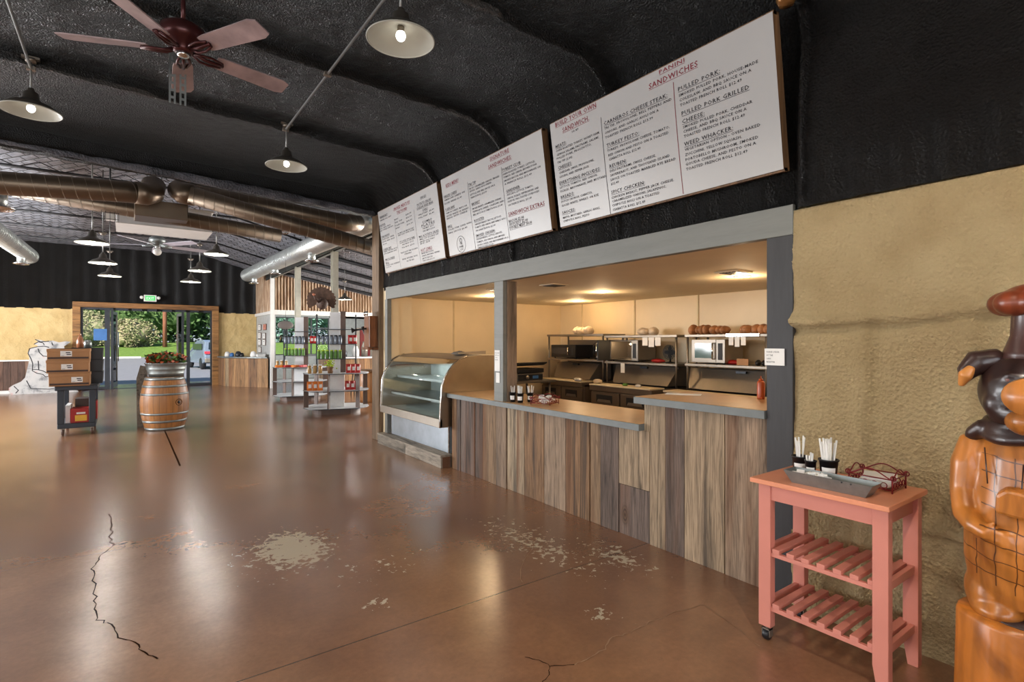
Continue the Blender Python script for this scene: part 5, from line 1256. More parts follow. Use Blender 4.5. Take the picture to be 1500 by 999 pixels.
for k, (x, y) in enumerate(((4.97, 3.04), (4.31, 5.05), (4.07, 5.9))):
    t = thing('ceiling_vent', ['square vent in the kitchen ceiling near the right post', 'vent in the kitchen ceiling right of the middle post', 'vent in the kitchen ceiling above the display case'][k], 'vent', (x, y, 2.3)); mb = MB(); mb.box(x-.13, x+.13, y-.13, y+.13, 2.288, 2.2995); mb.build('vent_frame', 'kitchen_ceiling', t)
    for i in range(6): pass
    mb = MB()
    for i in range(6): mb.box(x-.1, x+.1, y-.10+.035*i, y-.08+.035*i, 2.282, 2.2875)
    mb.build('louvres', 'dark', t)
for (x, y) in KITCH:
    t = thing('recessed_downlight', 'round recessed downlight in the kitchen ceiling', 'light', (x, y, 2.3), 0, 'round downlights in the kitchen ceiling'); mb = MB(); mb.lathe([(.07, 2.292), (.09, 2.292), (.092, 2.2995), (.07, 2.2995)], 24, (x, y, 0), caps=False); mb.build('trim_ring', 'white', t); mb = MB(); mb.lathe([(0, 2.296), (.07, 2.295)], 20, (x, y, 0)); mb.build('lens', emis('downlight_lens', (1, .8, .55), 12), t)
ol = MB(); ol.box(7.02, 7.05, 4.72, 4.80, 1.05, 1.17); ol.k = 1; ol.box(7.0, 7.02, 4.73, 4.79, 1.07, 1.10); ol.box(7.0, 7.02, 4.73, 4.79, 1.12, 1.15); tag(ol.build('wall_outlet', ['matte_black', 'black']), 'black wall outlet between the middle and right over-shelves', 'outlet')

# ------------------------------------------------------------------ pendants, conduits, ceiling fans
def make_pendant(bulb, rod=.4):
    t = thing('pendant_lamp', '', 'lamp')
    mb = MB(); mb.lathe([(.208, 0), (.212, .006), (.15, .055), (.085, .085), (.06, .105), (.05, .16), (.028, .175), (.02, .2)], 40, caps=False); mb.build('lamp_shade', 'shade_out', t, world=False, flip=False)
    mb = MB(); mb.lathe([(.203, .003), (.147, .049), (.083, .079), (.0, .09)], 40, caps=False); mb.build('shade_lining', 'shade_in', t, world=False, flip=False)
    mb = MB(); mb.tube([(.208*math.cos(a), .208*math.sin(a), .002) for a in np.linspace(0, 2*PI, 49)[:-1]], .005, 6, True); mb.build('shade_rim', 'shade_in', t, world=False)
    mb = MB(); mb.lathe([(.022, .085), (.022, .05), (.014, .045)], 14); mb.build('socket', 'steel', t, world=False)
    mb = MB(); mb.ell((0, 0, .028), (.03, .03, .034), 16, 10); mb.build('bulb', bulb, t, world=False)
    mb = MB(); mb.tube([(0, 0, .19), (0, 0, .19+rod)], .008, 8); mb.build('rod', 'pipe', t, world=False)
    mb = MB(); mb.box(-.06, .06, -.03, .03, .185+rod, .205+rod); mb.lathe([(.035, .16+rod), (.045, .19+rod)], 14); mb.build('mount', 'steel', t, world=False)
    return t
near = make_pendant('bulb', .26)
NEAR = [(1.41, 6.10, 3.49, 'pendant lamp nearest the menu boards end, furthest of the three near lamps'), (-.655, 6.10, 3.56, 'pendant lamp at the left edge of the picture below the ceiling fan'), (1.40, 3.12, 3.49, 'large pendant lamp nearest the camera, at the top middle of the picture')]
first = True
for (x, y, z, l) in NEAR+[(-.655, 3.12, 3.56, None), (1.4, .1, 3.5, None), (-.655, .1, 3.56, None), (1.4, -2.8, 3.5, None), (-3.0, 3.1, 3.6, None), (-3.0, 6.1, 3.6, None), (-3.0, .1, 3.6, None)]:
    if l is None: l = 'pendant lamp outside the picture'
    if first: near.location = (x, y, z); near['label'] = l; first = False; o = near
    elif 'outside' in l: o = None
    else: o = copy_thing(near, (x, y, z), label=l)
    if o is not None: o['group'] = 'lit pendant lamps under the black ceiling'; spot('pendant_light', (x, y, z+.0), 50 if y > 2 else 170, (1, .87, .70), .035)
# unseen lamps added outside the view to brighten the room and right wall
for (x, y, z) in ((-.655, .1, 3.56), (1.4, .1, 3.5), (-3.0, 4.6, 3.6), (-3.0, .1, 3.6)):
    o = copy_thing(near, (x, y, z), label='unseen lamp of the rows behind the photographer', group='lamps of the rows behind the photographer'); spot('pendant_light', (x, y, z+.0), 50 if y > 2 else 170, (1, .87, .70), .035)
COPY = []
farp = make_pendant('bulb_far', .35)
FARP = [(-.40, 10.05, 3.05, 'first hall pendant lamp, the nearest and largest, left of the white ceiling unit'), (1.38, 11.35, 3.22, 'nearest hall pendant lamp of the right row'), (-.33, 12.1, 3.0, 'second hall pendant lamp of the left row'), (-.28, 14.6, 3.02, 'third hall pendant lamp, lowest of the left row'), (1.22, 12.5, 3.02, 'middle hall pendant lamp of the right row'), (1.25, 14.7, 3.0, 'last hall pendant lamp of the right row'), (5.16, 15.4, 2.80, 'pendant lamp in the side room in front of the rusty tin')]
for k, (x, y, z, l) in enumerate(FARP):
    if k == 0: farp.location = (x, y, z); farp['label'] = l; farp['group'] = 'pendant lamps of the hall'
    else: COPY.append(copy_thing(farp, (x, y, z), label=l, group='pendant lamps of the hall').name)
    point('pendant_light', (x, y, z+.01), 40, (1, .93, .84), .035)
    zt = 4.68 if x < 1.3 else (4.6 if x < 2 else 3.7)
    mb = MB(); mb.cyl((0, 0, .56), (0, 0, zt-z), .010, n=6); mb.build('suspension_pipe', 'pipe', farp if k == 0 else COL.objects[COPY[-1]], world=False)
for (x, z0, y1, l) in ((1.40, 3.955, 6.12, 'long grey conduit crossing the ceiling to the lamp by the menu boards'), (-.655, 4.0, 6.12, 'long grey conduit at the upper left running to the left lamp')):
    t = thing('ceiling_conduit', l, 'pipe', (x, 3, z0)); mb = MB(); mb.cyl((x, -3, z0-.07), (x, y1, z0-.07), .011, n=8); mb.build('pipe_length', 'pipe', t)
    for yy in (3.12, 4.62, 6.1): mb = MB(); mb.box(x-.03, x+.03, yy-.02, yy+.02, z0-.085, z0-.055); mb.build('clip', 'steel', t)
def ceiling_fan(loc, rot, label, light=False, blade='fan_blade', rod=.3, R_=.70, metal='fan_body'):
    t = thing('ceiling_fan', label, 'fan', loc, rot)
    mb = MB(); mb.lathe([(0, -.02), (.05, -.018), (.062, .0), (.065, .03), (.12, .05), (.14, .09), (.13, .14), (.09, .17), (.03, .19)], 30); mb.build('motor_housing', metal, t, world=False)
    mb = MB(); mb.lathe([(0, -.045), (.03, -.042), (.045, -.02)], 20); mb.build('cap', 'chrome', t, world=False)
    mb = MB(); mb.cyl((0, 0, .18), (0, 0, .18+rod), .014); mb.lathe([(.02, .15+rod), (.06, .2+rod), (.065, .24+rod)], 20); mb.build('down_rod', metal, t, world=False)
    for k in range(5):
        m4 = Matrix.Rotation(2*PI*k/5, 4, 'Z'); tl = Matrix.Rotation(-.24, 4, 'X')
        pts = []
        for x, h in ((.20, .055), (.24, .062), (R_-.05, .075), (R_, .055)): pts.append((x, h))
        poly = [(x, -h) for x, h in pts]+[(x, h) for x, h in reversed(pts)]
        vs = [m4 @ (Matrix.Translation((0, 0, .0)) @ tl @ Vector((x, y, z))) for z in (0, .008) for x, y in poly]; n = len(poly)
        mb = MB(); mb.add(vs, [tuple(range(n)), tuple(range(n, 2*n))]+[(i, (i+1) % n, n+(i+1) % n, n+i) for i in range(n)]); b_ = mb.build('blade', blade, t, world=False)
        mb = MB()
        for s in (-1, 1): mb.tube([m4 @ tl @ Vector(p) for p in ((.06, s*.008, .0), (.11, s*.035, -.012), (.17, s*.04, -.01), (.24, s*.02, -.008))], .009, 6)
        mb.tube([m4 @ tl @ Vector(p) for p in ((.05, 0, .01), (.14, 0, -.012), (.25, 0, -.008))], .012, 6); mb.build('blade_iron', metal, b_, world=False)
    if light: mb = MB(); mb.ell((0, 0, -.12), (.07, .07, .07)); mb.build('globe', 'white', t, world=False)
    return t
ceiling_fan((.31, 4.15, 3.53), math.radians(14), 'reddish brown five-blade ceiling fan at the upper left', rod=.25)
ceiling_fan((.49, 12.2, 3.42), .3, 'pale grey ceiling fan with a white globe in the hall beyond the ducts', True, vary('pale_fan_blade', '#b9b4be', .4), .9, .95, 'galv')
# perforated strut hanging beside the near fan
t = thing('perforated_strut', 'pair of perforated steel strips hanging behind the ceiling fan', 'bracket', (.23, 4.3, 3.7))
for k in (0, 1):
    mb = MB(); n = 12
    for i in range(n): 
        z = 3.93-.052*i; x = .25+.065*k; mb.box(x, x+.012, 4.52, 4.523, z-.052, z); mb.box(x+.030, x+.042, 4.52, 4.523, z-.052, z); mb.box(x+.012, x+.030, 4.52, 4.523, z-.018, z)
    mb.build('strip', 'galv', t)

# ------------------------------------------------------------------ ducts
def duct(pts, r, label, mat, seam=.13, name='spiral_duct', tilt=0.0):
    t = thing(name, label, 'duct', pts[0]); P = [Vector(p) for p in pts]; mb = MB(); mb.tube(P, r, 28)
    mb.build('duct_tube', mat, t)
    mb = MB(); pl = []
    for a, b in zip(P, P[1:]):
      L = (b-a).length; d = (b-a)/L; x = d.orthogonal().normalized(); y = d.cross(x); n = int(L/seam)
      pl = []
      for i in range(n*24):
        an = 2*PI*i/24; pl.append(a+d*(seam*i/24)+(x*math.cos(an)+y*math.sin(an))*(r+.001))
      if len(pl) > 2: mb.tube(pl, .0025 if r < .18 else .006, 4)
    mb; mb.build('spiral_seam', 'duct_seam' if mat == 'duct_dark' else mat, t)
    return t
duct([(-5.5, 8.72, 3.40), (-1.22, 8.75, 3.49), (.02, 8.75, 3.585), (.16, 8.80, 3.60)], .14, 'left spiral duct crossing under the bulkhead', 'duct_dark')
mb = MB(); mb.tube([(.10, 8.76, 3.595), (.22, 8.80, 3.60), (.30, 8.92, 3.66), (.32, 9.05, 3.80)], .147, 24); tag(mb.build('duct_elbow', 'duct_dark'), 'elbow at the end of the left spiral duct', 'duct elbow')
mb = MB(); mb.tube([(.70, 9.10, 3.85), (.62, 8.92, 3.74), (.66, 8.80, 3.68), (.78, 8.74, 3.66)], .147, 24); tag(mb.build('duct_elbow', 'duct_dark'), 'elbow at the start of the long diagonal duct', 'duct elbow')
duct([(.72, 8.72, 3.66), (3.55, 8.62, 3.13)], .125, 'long diagonal spiral duct reaching the corner post', 'duct_dark')
duct([(.60, 9.25, 3.83), (3.0, 9.0, 3.60), (3.25, 9.1, 3.66), (3.3, 9.4, 3.75)], .15, 'dark spiral duct just under the bulkhead, above the long diagonal duct', 'duct_dark')
duct([(-1.2, 9.6, 3.62), (2.1, 9.5, 3.36)], .11, 'thin spiral duct behind the others, passing the sheet metal box', 'duct_dark')
mb = MB(); mb.box(.10, .75, 9.2, 9.7, 3.38, 3.62); t = tag(mb.build('duct_box', 'duct_dark', bevel=.01), 'sheet metal box joining the ducts in front of the white ceiling unit', 'duct box')
duct([(3.74, 9.6, 3.88), (3.42, 20.4, 3.88)], .215, 'large bright spiral duct on the right running down the hall', 'duct', .16)
duct([(-2.35, 9.6, 3.88), (-2.05, 18.9, 3.84)], .19, 'large bright spiral duct at the left edge running down the hall', 'duct', .16)
def diffuser(loc, label, zt, r=.17):
    t = thing('round_diffuser', label, 'air diffuser', loc); mb = MB(); mb.lathe([(0, .03), (r*.25, .02), (r*.3, -.01), (r*.5, .02), (r*.55, -.005), (r*.75, .02), (r*.8, .0), (r, .02), (r*1.02, .03), (r*.6, .06)], 28, caps=False); mb.build('rings', 'chrome', t, world=False, flip=False)
    mb = MB(); mb.cyl((0, 0, .04), (0, 0, zt-loc[2]), .09, n=20); mb.build('collar', 'duct', t, world=False)
for loc, l, zt in (((3.62, 13.2, 3.50), 'round diffuser under the right bright duct, nearest of its three', 3.75), ((3.55, 16.7, 3.55), 'round diffuser under the right bright duct, middle of its three', 3.75), ((3.47, 19.4, 3.5), 'round diffuser at the far end of the right bright duct', 3.75),
    ((2.35, 10.6, 3.62), 'round diffuser hanging below the diagonal duct in front of the right bright duct', 4.69), ((-1.32, 9.4, 3.28), 'round diffuser under the left spiral duct at the picture edge', 3.5), ((-2.1, 17.9, 3.5), 'round diffuser under the left bright duct', 3.8)):
    diffuser(loc, l, zt)
t = thing('ceiling_unit', 'long white rectangular unit hanging under the hall ceiling', 'air unit', (.5, 10.5, 3.45))
mb = MB(); mb.box(-.12, 1.2, 10.45, 11.3, 3.48, 3.80); mb.build('casing', 'panel_white', t, bevel=.01); mb = MB(); mb.box(-.15, 1.23, 10.43, 11.32, 3.80, 3.83); mb.box(-.13, 1.21, 10.44, 11.31, 3.465, 3.48); mb.build('edge_frame', 'white', t); mb = MB(); mb.cyl((.5, 10.9, 3.83), (.5, 10.9, 4.7), .012, n=6); mb.build('hanger', 'pipe', t)
t = thing('caged_light', 'small floodlight in a wire cage left of the white ceiling unit', 'light', (-.18, 9.6, 3.5)); mb = MB(); mb.box(-.24, -.12, 9.6, 9.68, 3.34, 3.50); mb.build('lamp_body', 'white', t)
mb = MB()
for k in range(5): mb.tube([(-.28+.05*k, 9.52, 3.30), (-.28+.05*k, 9.50, 3.42), (-.28+.05*k, 9.56, 3.56)], .004, 4)
for z in (3.34, 3.43, 3.52): mb.tube([(-.28, 9.51, z), (-.08, 9.51, z)], .004, 4)
mb.build('wire_cage', 'matte_black', t)
mb = MB(); mb.cyl((-.18, 9.62, 3.5), (-.18, 9.62, 4.6), .012, n=6); mb.build('hanger', 'matte_black', t)
t = thing('exit_sign', 'green lit EXIT sign above the entrance', 'sign', (.68, FY-.2, 3.05))
mb = MB(); mb.box(.50, .86, FY-.24, FY-.02, 2.95, 3.17); mb.build('sign_housing', 'white', t, bevel=.008)
mb = MB(); mb.box(.54, .82, FY-.246, FY-.2405, 2.98, 3.14); mb.build('green_face', 'exit_green', t)
text_mesh([('EXIT', .575, .045, .21, .09)], lambda u, v: (u, FY-.249, 2.965+v), 'exit_lettering', 'exit_white', t)
for s in (-1, 1): mb = MB(); mb.ell((.68+s*.24, FY-.24, 3.08), (.055, .05, .055)); mb.build('emergency_lamp', 'white', t)
t = thing('spotlight', 'bronze spotlight at the top right corner of the nearest menu board', 'spotlight', (3.12, 1.575, 3.615)); mb = MB(); mb.lathe([(0, -.06), (.04, -.055), (.055, -.02), (.055, .06), (.03, .09)], 20); mb.build('lamp_head', vary('bronze_glass', '#8a6238', .25, .6), t, world=False)
mb = MB(); mb.cyl((0, 0, .08), (0.06, 0, .2), .015); mb.build('stem', 'matte_black', t, world=False)

# ------------------------------------------------------------------ round display gondolas
def gondola(loc, label, rz=0):
    t = thing('round_display_shelf', label, 'shelf unit', loc, rz); R_ = .70
    def disc(z0, z1, r): n = 40; P = [(r*math.cos(2*PI*i/n), max(-r*.80, min(r*.80, r*math.sin(2*PI*i/n)))) for i in range(n)]; m_ = MB(); m_.prism(P, z0, z1, 'xy', False); return m_
    disc(.0, .12, .52).build('kick_base', 'brown_metal', t, world=False)
    for z in (.12, .50, .875): disc(z, z+.018, R_).build('shelf_disc', 'panel_white', t, world=False); disc(z+.0, z+.017, R_+.006).build('shelf_edge', 'dark', t, world=False)
    for k in range(6):
        a = 2*PI*k/6+.25; r = R_*.93 if abs(math.sin(a)) < .8 else R_*.78; mb = MB(); m4 = Matrix.Translation((r*math.cos(a), r*math.sin(a), 0)) @ Matrix.Rotation(a, 4, 'Z')
        mb.box(-.05, .05, -.014, .014, .14, .875, m4); mb.build('upright', 'brown_metal', t, world=False)
    for z0, z1 in ((.139, .499), (.519, .874)): mb = MB(); mb.box(-.17, .17, -.17, .17, z0, z1); mb.build('centre_panel', 'panel_white', t, world=False)
    mb = MB(); mb.box(-.14, .08, .05, .17, .893, 2.25); mb.build('back_panel', 'panel_white', t, world=False)
    mb = MB(); mb.box(.085, .20, -.03, .03, .893, 2.27); mb.build('tall_upright', 'brown_metal', t, world=False)
    mb = MB()
    for x in (-.42, .42): mb.box(x-.012, x+.012, -.06, -.036, .893, 2.2); mb.box(x-.012, x+.012, .2, .224, .893, 2.2)
    mb.build('frame_pole', 'dark', t, world=False)
    for z in (1.19, 1.52, 1.85): mb = MB(); mb.box(-.43, .43, -.16, .04, z, z+.015); mb.build('upper_shelf', 'dark', t, world=False)
    return t
G1 = (3.85, 12.05, 0); G2 = (3.9, 15.3, 0); GR = -.33
gondola(G1, 'nearer round display shelf with dark and green jars around a steel post', GR); gondola(G2, 'further round display shelf behind the nearer one', GR)
def gpos(G, x, y, z): c, s = math.cos(GR), math.sin(GR); return (G[0]+x*c-y*s, G[1]+x*s+y*c, z)
def make_jar(mat, lid): t = thing('jar', '', 'jar'); mb = MB(); mb.lathe([(0, 0), (.035, 0), (.038, .01), (.038, .15), (.03, .17)], 14); mb.build('jar_body', mat, t, world=False); mb = MB(); mb.lathe([(.032, .17), (.034, .17), (.034, .195), (0, .196)], 14); mb.build('lid', lid, t, world=False); return t
def row(proto, G, n, x0, dx, y, z, label, grp):
    for k in range(n):
        loc = gpos(G, x0+dx*k, y+(k % 2)*.0, z)
        if not proto.get('used'): proto['used'] = 1; proto.location = loc; proto['label'] = label; proto['group'] = grp
        else: copy_thing(proto, loc, label=label, group=grp)
jd = make_jar('jar_glass', 'black'); jg = make_jar('green', 'lime'); jl = make_jar(vary('amber_jar', '#a8834a', .2), 'white')
for G, w_ in ((G1, 'nearer'), (G2, 'further')):
    row(jd, G, 6, -.37, .09, -.10, 1.536, 'dark jar on the upper shelf of the %s round display' % w_, 'dark jars on the %s display' % w_)
    row(jg, G, 6, -.37, .09, -.10, 1.206, 'green jar on the middle shelf of the %s round display' % w_, 'green jars on the %s display' % w_)
    row(jl, G, 3, -.55, .11, -.30, .894, 'amber jar on the round top of the %s display' % w_, 'amber jars on the %s display' % w_)
def make_pack(): 
    t = thing('snack_bag', '', 'bag'); mb = MB(); P = []
    for i in range(7):
        z = .2*i/6; d = .03*math.sin(PI*i/6); P.append([(-.055, 0, z), (-.03, -d, z), (.03, -d, z), (.055, 0, z), (.03, d, z), (-.03, d, z), (-.055, 0, z)])
    mb.grid(np.array(P)); mb.build('bag_body', 'red', t, world=False); mb = MB(); mb.box(-.03, .03, -.034, -.031, .06, .14); mb.build('bag_print', 'paper', t, world=False); return t
pk = make_pack()
row(pk, G1, 3, .26, .10, -.34, .894, 'red and white snack bag on the round top of the nearer display', 'snack bags on the nearer display top'); row(pk, G1, 3, .24, .10, -.30, .519, 'red and white snack bag on the lower shelf of the nearer display', 'snack bags on the nearer display lower shelf')
row(pk, G1, 2, .30, .09, -.12, 1.536, 'red snack bag on the upper shelf of the nearer display', 'red bags high on the nearer display'); row(pk, G2, 2, .30, .09, -.12, 1.536, 'red snack bag on the upper shelf of the further display', 'red bags high on the further display')
pb = make_pack()
for c in kids(pb):
    if c.name.startswith('bag_body'): c.data.materials[0] = M['orange']
row(pb, G1, 3, -.55, .11, -.30, .519, 'orange snack bag on the lower shelf of the nearer display', 'orange bags on the nearer display')
for k in range(4):
    p = gpos(G2, -.5+.2*k, -.42, .894); mb = MB(); mb.cb((p[0], p[1], p[2]+.035), (.18, .12, .06), Matrix.Rotation(.2*k, 3, 'Z')); tag(mb.build('orange_packet', 'orange' if k % 2 == 0 else 'red', bevel=.015), ['orange packet at the left of the further display top', 'red packet lying next to the left orange packet on the further display', 'orange packet right of the middle on the further display top', 'red packet at the right of the further display top'][k], 'packet')
p = gpos(G1, -.12, -.38, .894); t = thing('potted_flowers', 'yellow green potted plant on the round top of the nearer display', 'plant', p)
mb = MB(); mb.lathe([(0, 0), (.05, 0), (.07, .14), (.06, .14)], 16); mb.build('pot', 'bar_wood', t, world=False); mb = MB()
for k in range(60):
    c = Vector((q.gauss(0, .05), q.gauss(0, .05), .2+q.gauss(0, .04))); mb.ell(c, (.02, .02, .014), 6, 4)
mb.build('foliage', 'lime', t, world=False)
t = thing('hanging_oval_sign', 'dark oval shape hanging in front of the side room windows', 'sign', (3.7, 14.9, 2.0)); px = 3.55; mb = MB(); mb.ell((3.42, 14.9, 2.02), (.20, .04, .11), 24, 12); mb.build('oval', vary('grey_brown_metal', '#77706c', .6), t); mb = MB(); mb.cyl((3.42, 14.9, 2.13), (3.42, 14.9, 4.0), .004, n=5); mb.build('cord', 'dark', t)
# mounted wild turkey on the steel post
t = thing('mounted_turkey', 'brown mounted bird with fanned tail high on the steel post', 'taxidermy', (3.85, 12.6, 2.5))
mb = MB(); tc_ = Vector((3.62, 12.4, 2.52))
n = 17
for k in range(n):
    a = PI*(-.15+1.3*k/(n-1)); d = Vector((.95*math.cos(a), -.30*math.cos(a), math.sin(a))); s_ = d.cross(Vector((.3, .95, 0))).normalized()*.038; e = tc_+d*.30
    mb.add([tc_+s_*.4, tc_-s_*.4, e-s_, e+d*.03, e+s_, tc_+Vector((0, .02, 0))], [(0, 1, 2, 3, 4), (0, 5, 1)])
mb.build('tail_fan', vary('brown_feathers', '#5a4336', .7, 0, .35, 20), t, flip=False)
mb = MB(); mb.ell(tc_+Vector((-.02, -.12, -.08)), (.12, .17, .13), 16, 10, None, .05); mb.tube([tc_+Vector((-.10, -.2, -.03)), tc_+Vector((-.20, -.26, .02)), tc_+Vector((-.24, -.28, .09))], .03, 8, radii=[.05, .03, .025]); mb.build('body', vary('dark_feathers', '#4a352b', .7, 0, .4, 30), t)
mb = MB(); mb.ell(tc_+Vector((-.25, -.29, .11)), (.03, .035, .03)); mb.build('head', vary('pinkish_head', '#b06a4c', .6), t)

# ------------------------------------------------------------------ antique wall telephone on the corner post
t = thing('wall_telephone', 'antique wooden wall telephone with bells and a horn on the corner post', 'telephone', (3.26, 8.2, 1.7))
mb = MB(); mb.box(3.13, 3.268, 8.16, 8.40, 1.50, 2.0); mb.build('case', 'phone_wood', t, bevel=.008)
mb = MB(); mb.box(3.10, 3.13, 8.15, 8.41, 1.48, 1.50); mb.box(3.11, 3.268, 8.14, 8.42, 1.46, 1.495); mb.build('writing_shelf', 'phone_wood', t)
for s in (-1, 1): mb = MB(); mb.lathe([(0, .03), (.03, .02), (.042, 0)], 16, (3.12, 8.28+s*.05, 2.04), Matrix.Rotation(-PI/2, 4, 'Y')); mb.build('bell', 'chrome', t)
mb = MB(); mb.cyl((3.13, 8.30, 1.80), (3.02, 8.38, 1.78), .014); mb.lathe([(.014, 0), (.018, .05), (.045, .09), (.05, .095)], 18, (3.02, 8.38, 1.78), Vector((-1, .5, -.15)).to_track_quat('Z', 'Y').to_matrix().to_4x4()); mb.build('mouthpiece', 'black', t)
mb = MB(); mb.tube([(3.2, 8.41, 1.85), (3.2, 8.50, 1.85), (3.2, 8.5, 1.80), (3.2, 8.56, 1.80)], .01, 6); mb.build('crank', 'steel', t)
mb = MB(); mb.cyl((3.2, 8.45, 1.62), (3.16, 8.52, 1.80), .02); mb.lathe([(.02, 0), (.035, .03)], 14, (3.16, 8.52, 1.80), Matrix.Rotation(-.3, 4, 'X')); mb.build('receiver', 'black', t)

# ------------------------------------------------------------------ barrel with planter
bl = thing('wine_barrel', 'oak wine barrel with steel hoops in the middle of the floor', 'barrel', (.58, 11.62, 0))
RB = lambda z: .295+.085*math.sin(PI*min(max(z/.95, 0), 1))**.9
mb = MB(); mb.lathe([(RB(z), z) for z in np.linspace(0, .95, 20)]+[(.275, .95), (.275, .92), (0, .92)], 48); mb.build('staves', 'barrel', bl, world=False)
for z0, z1 in ((.0, .05), (.14, .18), (.28, .315), (.63, .665), (.77, .81), (.895, .945)): mb = MB(); mb.lathe([(RB(z0)+.001, z0), (RB(z0)+.005, z0), (RB(z1)+.005, z1), (RB(z1)+.001, z1)], 48, caps=False); mb.build('hoop', 'galv', bl, world=False, flip=False)
a = -PI/2+.55; mb = MB(); mb.cyl((RB(.5)*.98*math.cos(a), RB(.5)*.98*math.sin(a), .50), (RB(.5)*1.01*math.cos(a), RB(.5)*1.01*math.sin(a), .50), .026, n=16); mb.build('bung', 'black', bl, world=False)
mb = MB(); mb.tube([(RB(.5)*1.005*math.cos(a+.15*math.cos(u)), RB(.5)*1.005*math.sin(a+.15*math.cos(u)), .5+.055*math.sin(u)) for u in np.linspace(0, 2*PI, 24)[:-1]], .004, 5, True); mb.build('stamp_ring', 'crack', bl, world=False)
pt = thing('galvanised_tub', 'oval galvanised tub of autumn plants on top of the barrel', 'planter', (.60, 11.62, .952))
mb = MB(); mb.lathe([(.25, 0), (.265, .05), (.272, .06), (.268, .07), (.285, .13), (.292, .14), (.288, .15), (.31, .235), (.32, .24), (.31, .25), (.29, .24), (.26, .05), (0, .05)], 40, mat=Matrix.Diagonal((1.05, .85, 1, 1))); mb.build('tub_wall', 'galv', pt, world=False)
for mt, n, s in (('autumn', 170, 1), ('green', 130, 2), ('dark_leaf', 160, 3)):
    qq = random.Random(s); mb = MB()
    for k in range(n):
        r = .29*math.sqrt(qq.random()); a = qq.uniform(0, 2*PI); c = Vector((r*math.cos(a)*1.05, r*math.sin(a)*.85, .245+qq.random()*.16*(1.25-r*2.2)+.02)); d = Vector((qq.uniform(-1, 1), qq.uniform(-1, 1), qq.uniform(-.2, 1))).normalized()*.065; e = d.orthogonal().normalized()*.042
        mb.add([c-d*.4, c+e, c+d, c-e], [(0, 1, 2, 3)])
    mb.build('foliage', mt, pt, world=False, flip=False)
t = thing('leaning_board', 'grey board standing behind the left side of the barrel', 'board', (.22, 11.95, 0)); mb = MB(); mb.prism([(.17, 0), (.34, 0), (.33, 1.12), (.22, 1.15), (.16, .9)], 12.0, 12.03, 'xz'); mb.build('board', 'plinthwood', t)
# ------------------------------------------------------------------ service cart with boxes
sv = thing('utility_cart', 'dark blue grey plastic utility cart loaded with cardboard boxes', 'cart', (-.72, 12.2, 0))
X0, X1, Y0, Y1 = -.93, -.42, 11.68, 12.72
mb = MB(); mb.box(X0-.03, X1+.03, Y0-.03, Y1+.03, .765, .84); mb.build('top_tray', 'cart_blue', sv, bevel=.012)
mb = MB(); mb.box(X0, X1, Y0, Y1, .12, .20); mb.build('bottom_tray', 'cart_blue', sv, bevel=.012)
for x in (X0, X1-.09):
    for y in (Y0, Y1-.09): mb = MB(); mb.box(x, x+.09, y, y+.09, .2, .765); mb.build('corner_post', 'cart_blue', sv, bevel=.008)
for x in (X0+.07, X1-.05):
    for y in (Y0+.06, Y1-.06):
        cs = MB(); cs.box(x-.025, x+.025, y-.03, y+.03, .10, .12); cs.box(x-.026, x-.022, y-.02, y+.02, .04, .10); cs.box(x+.022, x+.026, y-.02, y+.02, .04, .10); cc = cs.build('caster', 'steel', sv)
        mb = MB(); mb.lathe([(.02, -.02), (.052, -.02), (.058, -.01), (.058, .01), (.052, .02), (.02, .02)], 20, (x, y, .058), Matrix.Rotation(PI/2, 4, 'Y')); mb.build('caster_wheel', 'brown_metal', cc)
def carton(x0, x1, y0, y1, z0, z1, label, lx, tint='cardboard', flap=True):
    t = thing('cardboard_box', label, 'box', ((x0+x1)/2, (y0+y1)/2, z0), 0, 'cardboard boxes on the utility cart'); mb = MB(); mb.box(x0, x1, y0, y1, z0, z1); mb.build('carton', tint, t, bevel=.004)
    mb = MB(); mb.box(x0-.006, x1+.006, y0-.006, y1+.006, z1-.05, z1); mb.build('lid_flap', tint, t, bevel=.003)
    mb = MB(); mb.box(x0+.01, x1-.01, y0-.0075, y0-.0005, z0+.02, z0+.05); mb.build('dark_gap', 'cardboard_dark', t)
    mb = MB(); mb.box(lx, lx+.15, y0-.009, y0-.007, z0+.06, z0+.15); lb = mb.build('shipping_label', 'paper', t)
    mb = MB(); mb.box(lx+.08, lx+.14, y0-.0105, y0-.0092, z0+.085, z0+.10); mb.box(lx+.07, lx+.13, y0-.0105, y0-.0092, z0+.115, z0+.13); mb.box(lx+.01, lx+.05, y0-.0105, y0-.0092, z0+.07, z0+.075); mb.build('label_print', 'ink', lb)
carton(-1.03, -.50, 11.62, 12.10, .842, 1.06, 'lowest cardboard box of the stack on the utility cart', -.74)
carton(-1.06, -.51, 11.61, 12.10, 1.062, 1.28, 'middle cardboard box of the stack on the utility cart', -.87)
carton(-1.05, -.50, 11.60, 12.10, 1.282, 1.47, 'top cardboard box of the stack, its flap half open', -.88)
for k in range(3): mb = MB(); mb.box(-.72, -.38, 12.2, 12.68, .842+.215*k, 1.052+.215*k); mb.build
for k in range(3):
    t = thing('plastic_crate', ['black crate at the bottom of the stack behind the boxes', 'black crate in the middle of the stack behind the boxes', 'black crate on top of the stack behind the boxes'][k], 'crate', (-.5, 12.4, .842+.215*k), 0, 'black crates on the utility cart')
    trough(-.76, -.34, 12.12, 12.66, .842+.215*k, 1.05+.215*k, .012, .012, .012).build('crate_wall', 'black', t)
    mb = MB(); mb.box(-.45+.02, -.3495, 12.35, 12.5, .98+.215*k, 1.0+.215*k); 
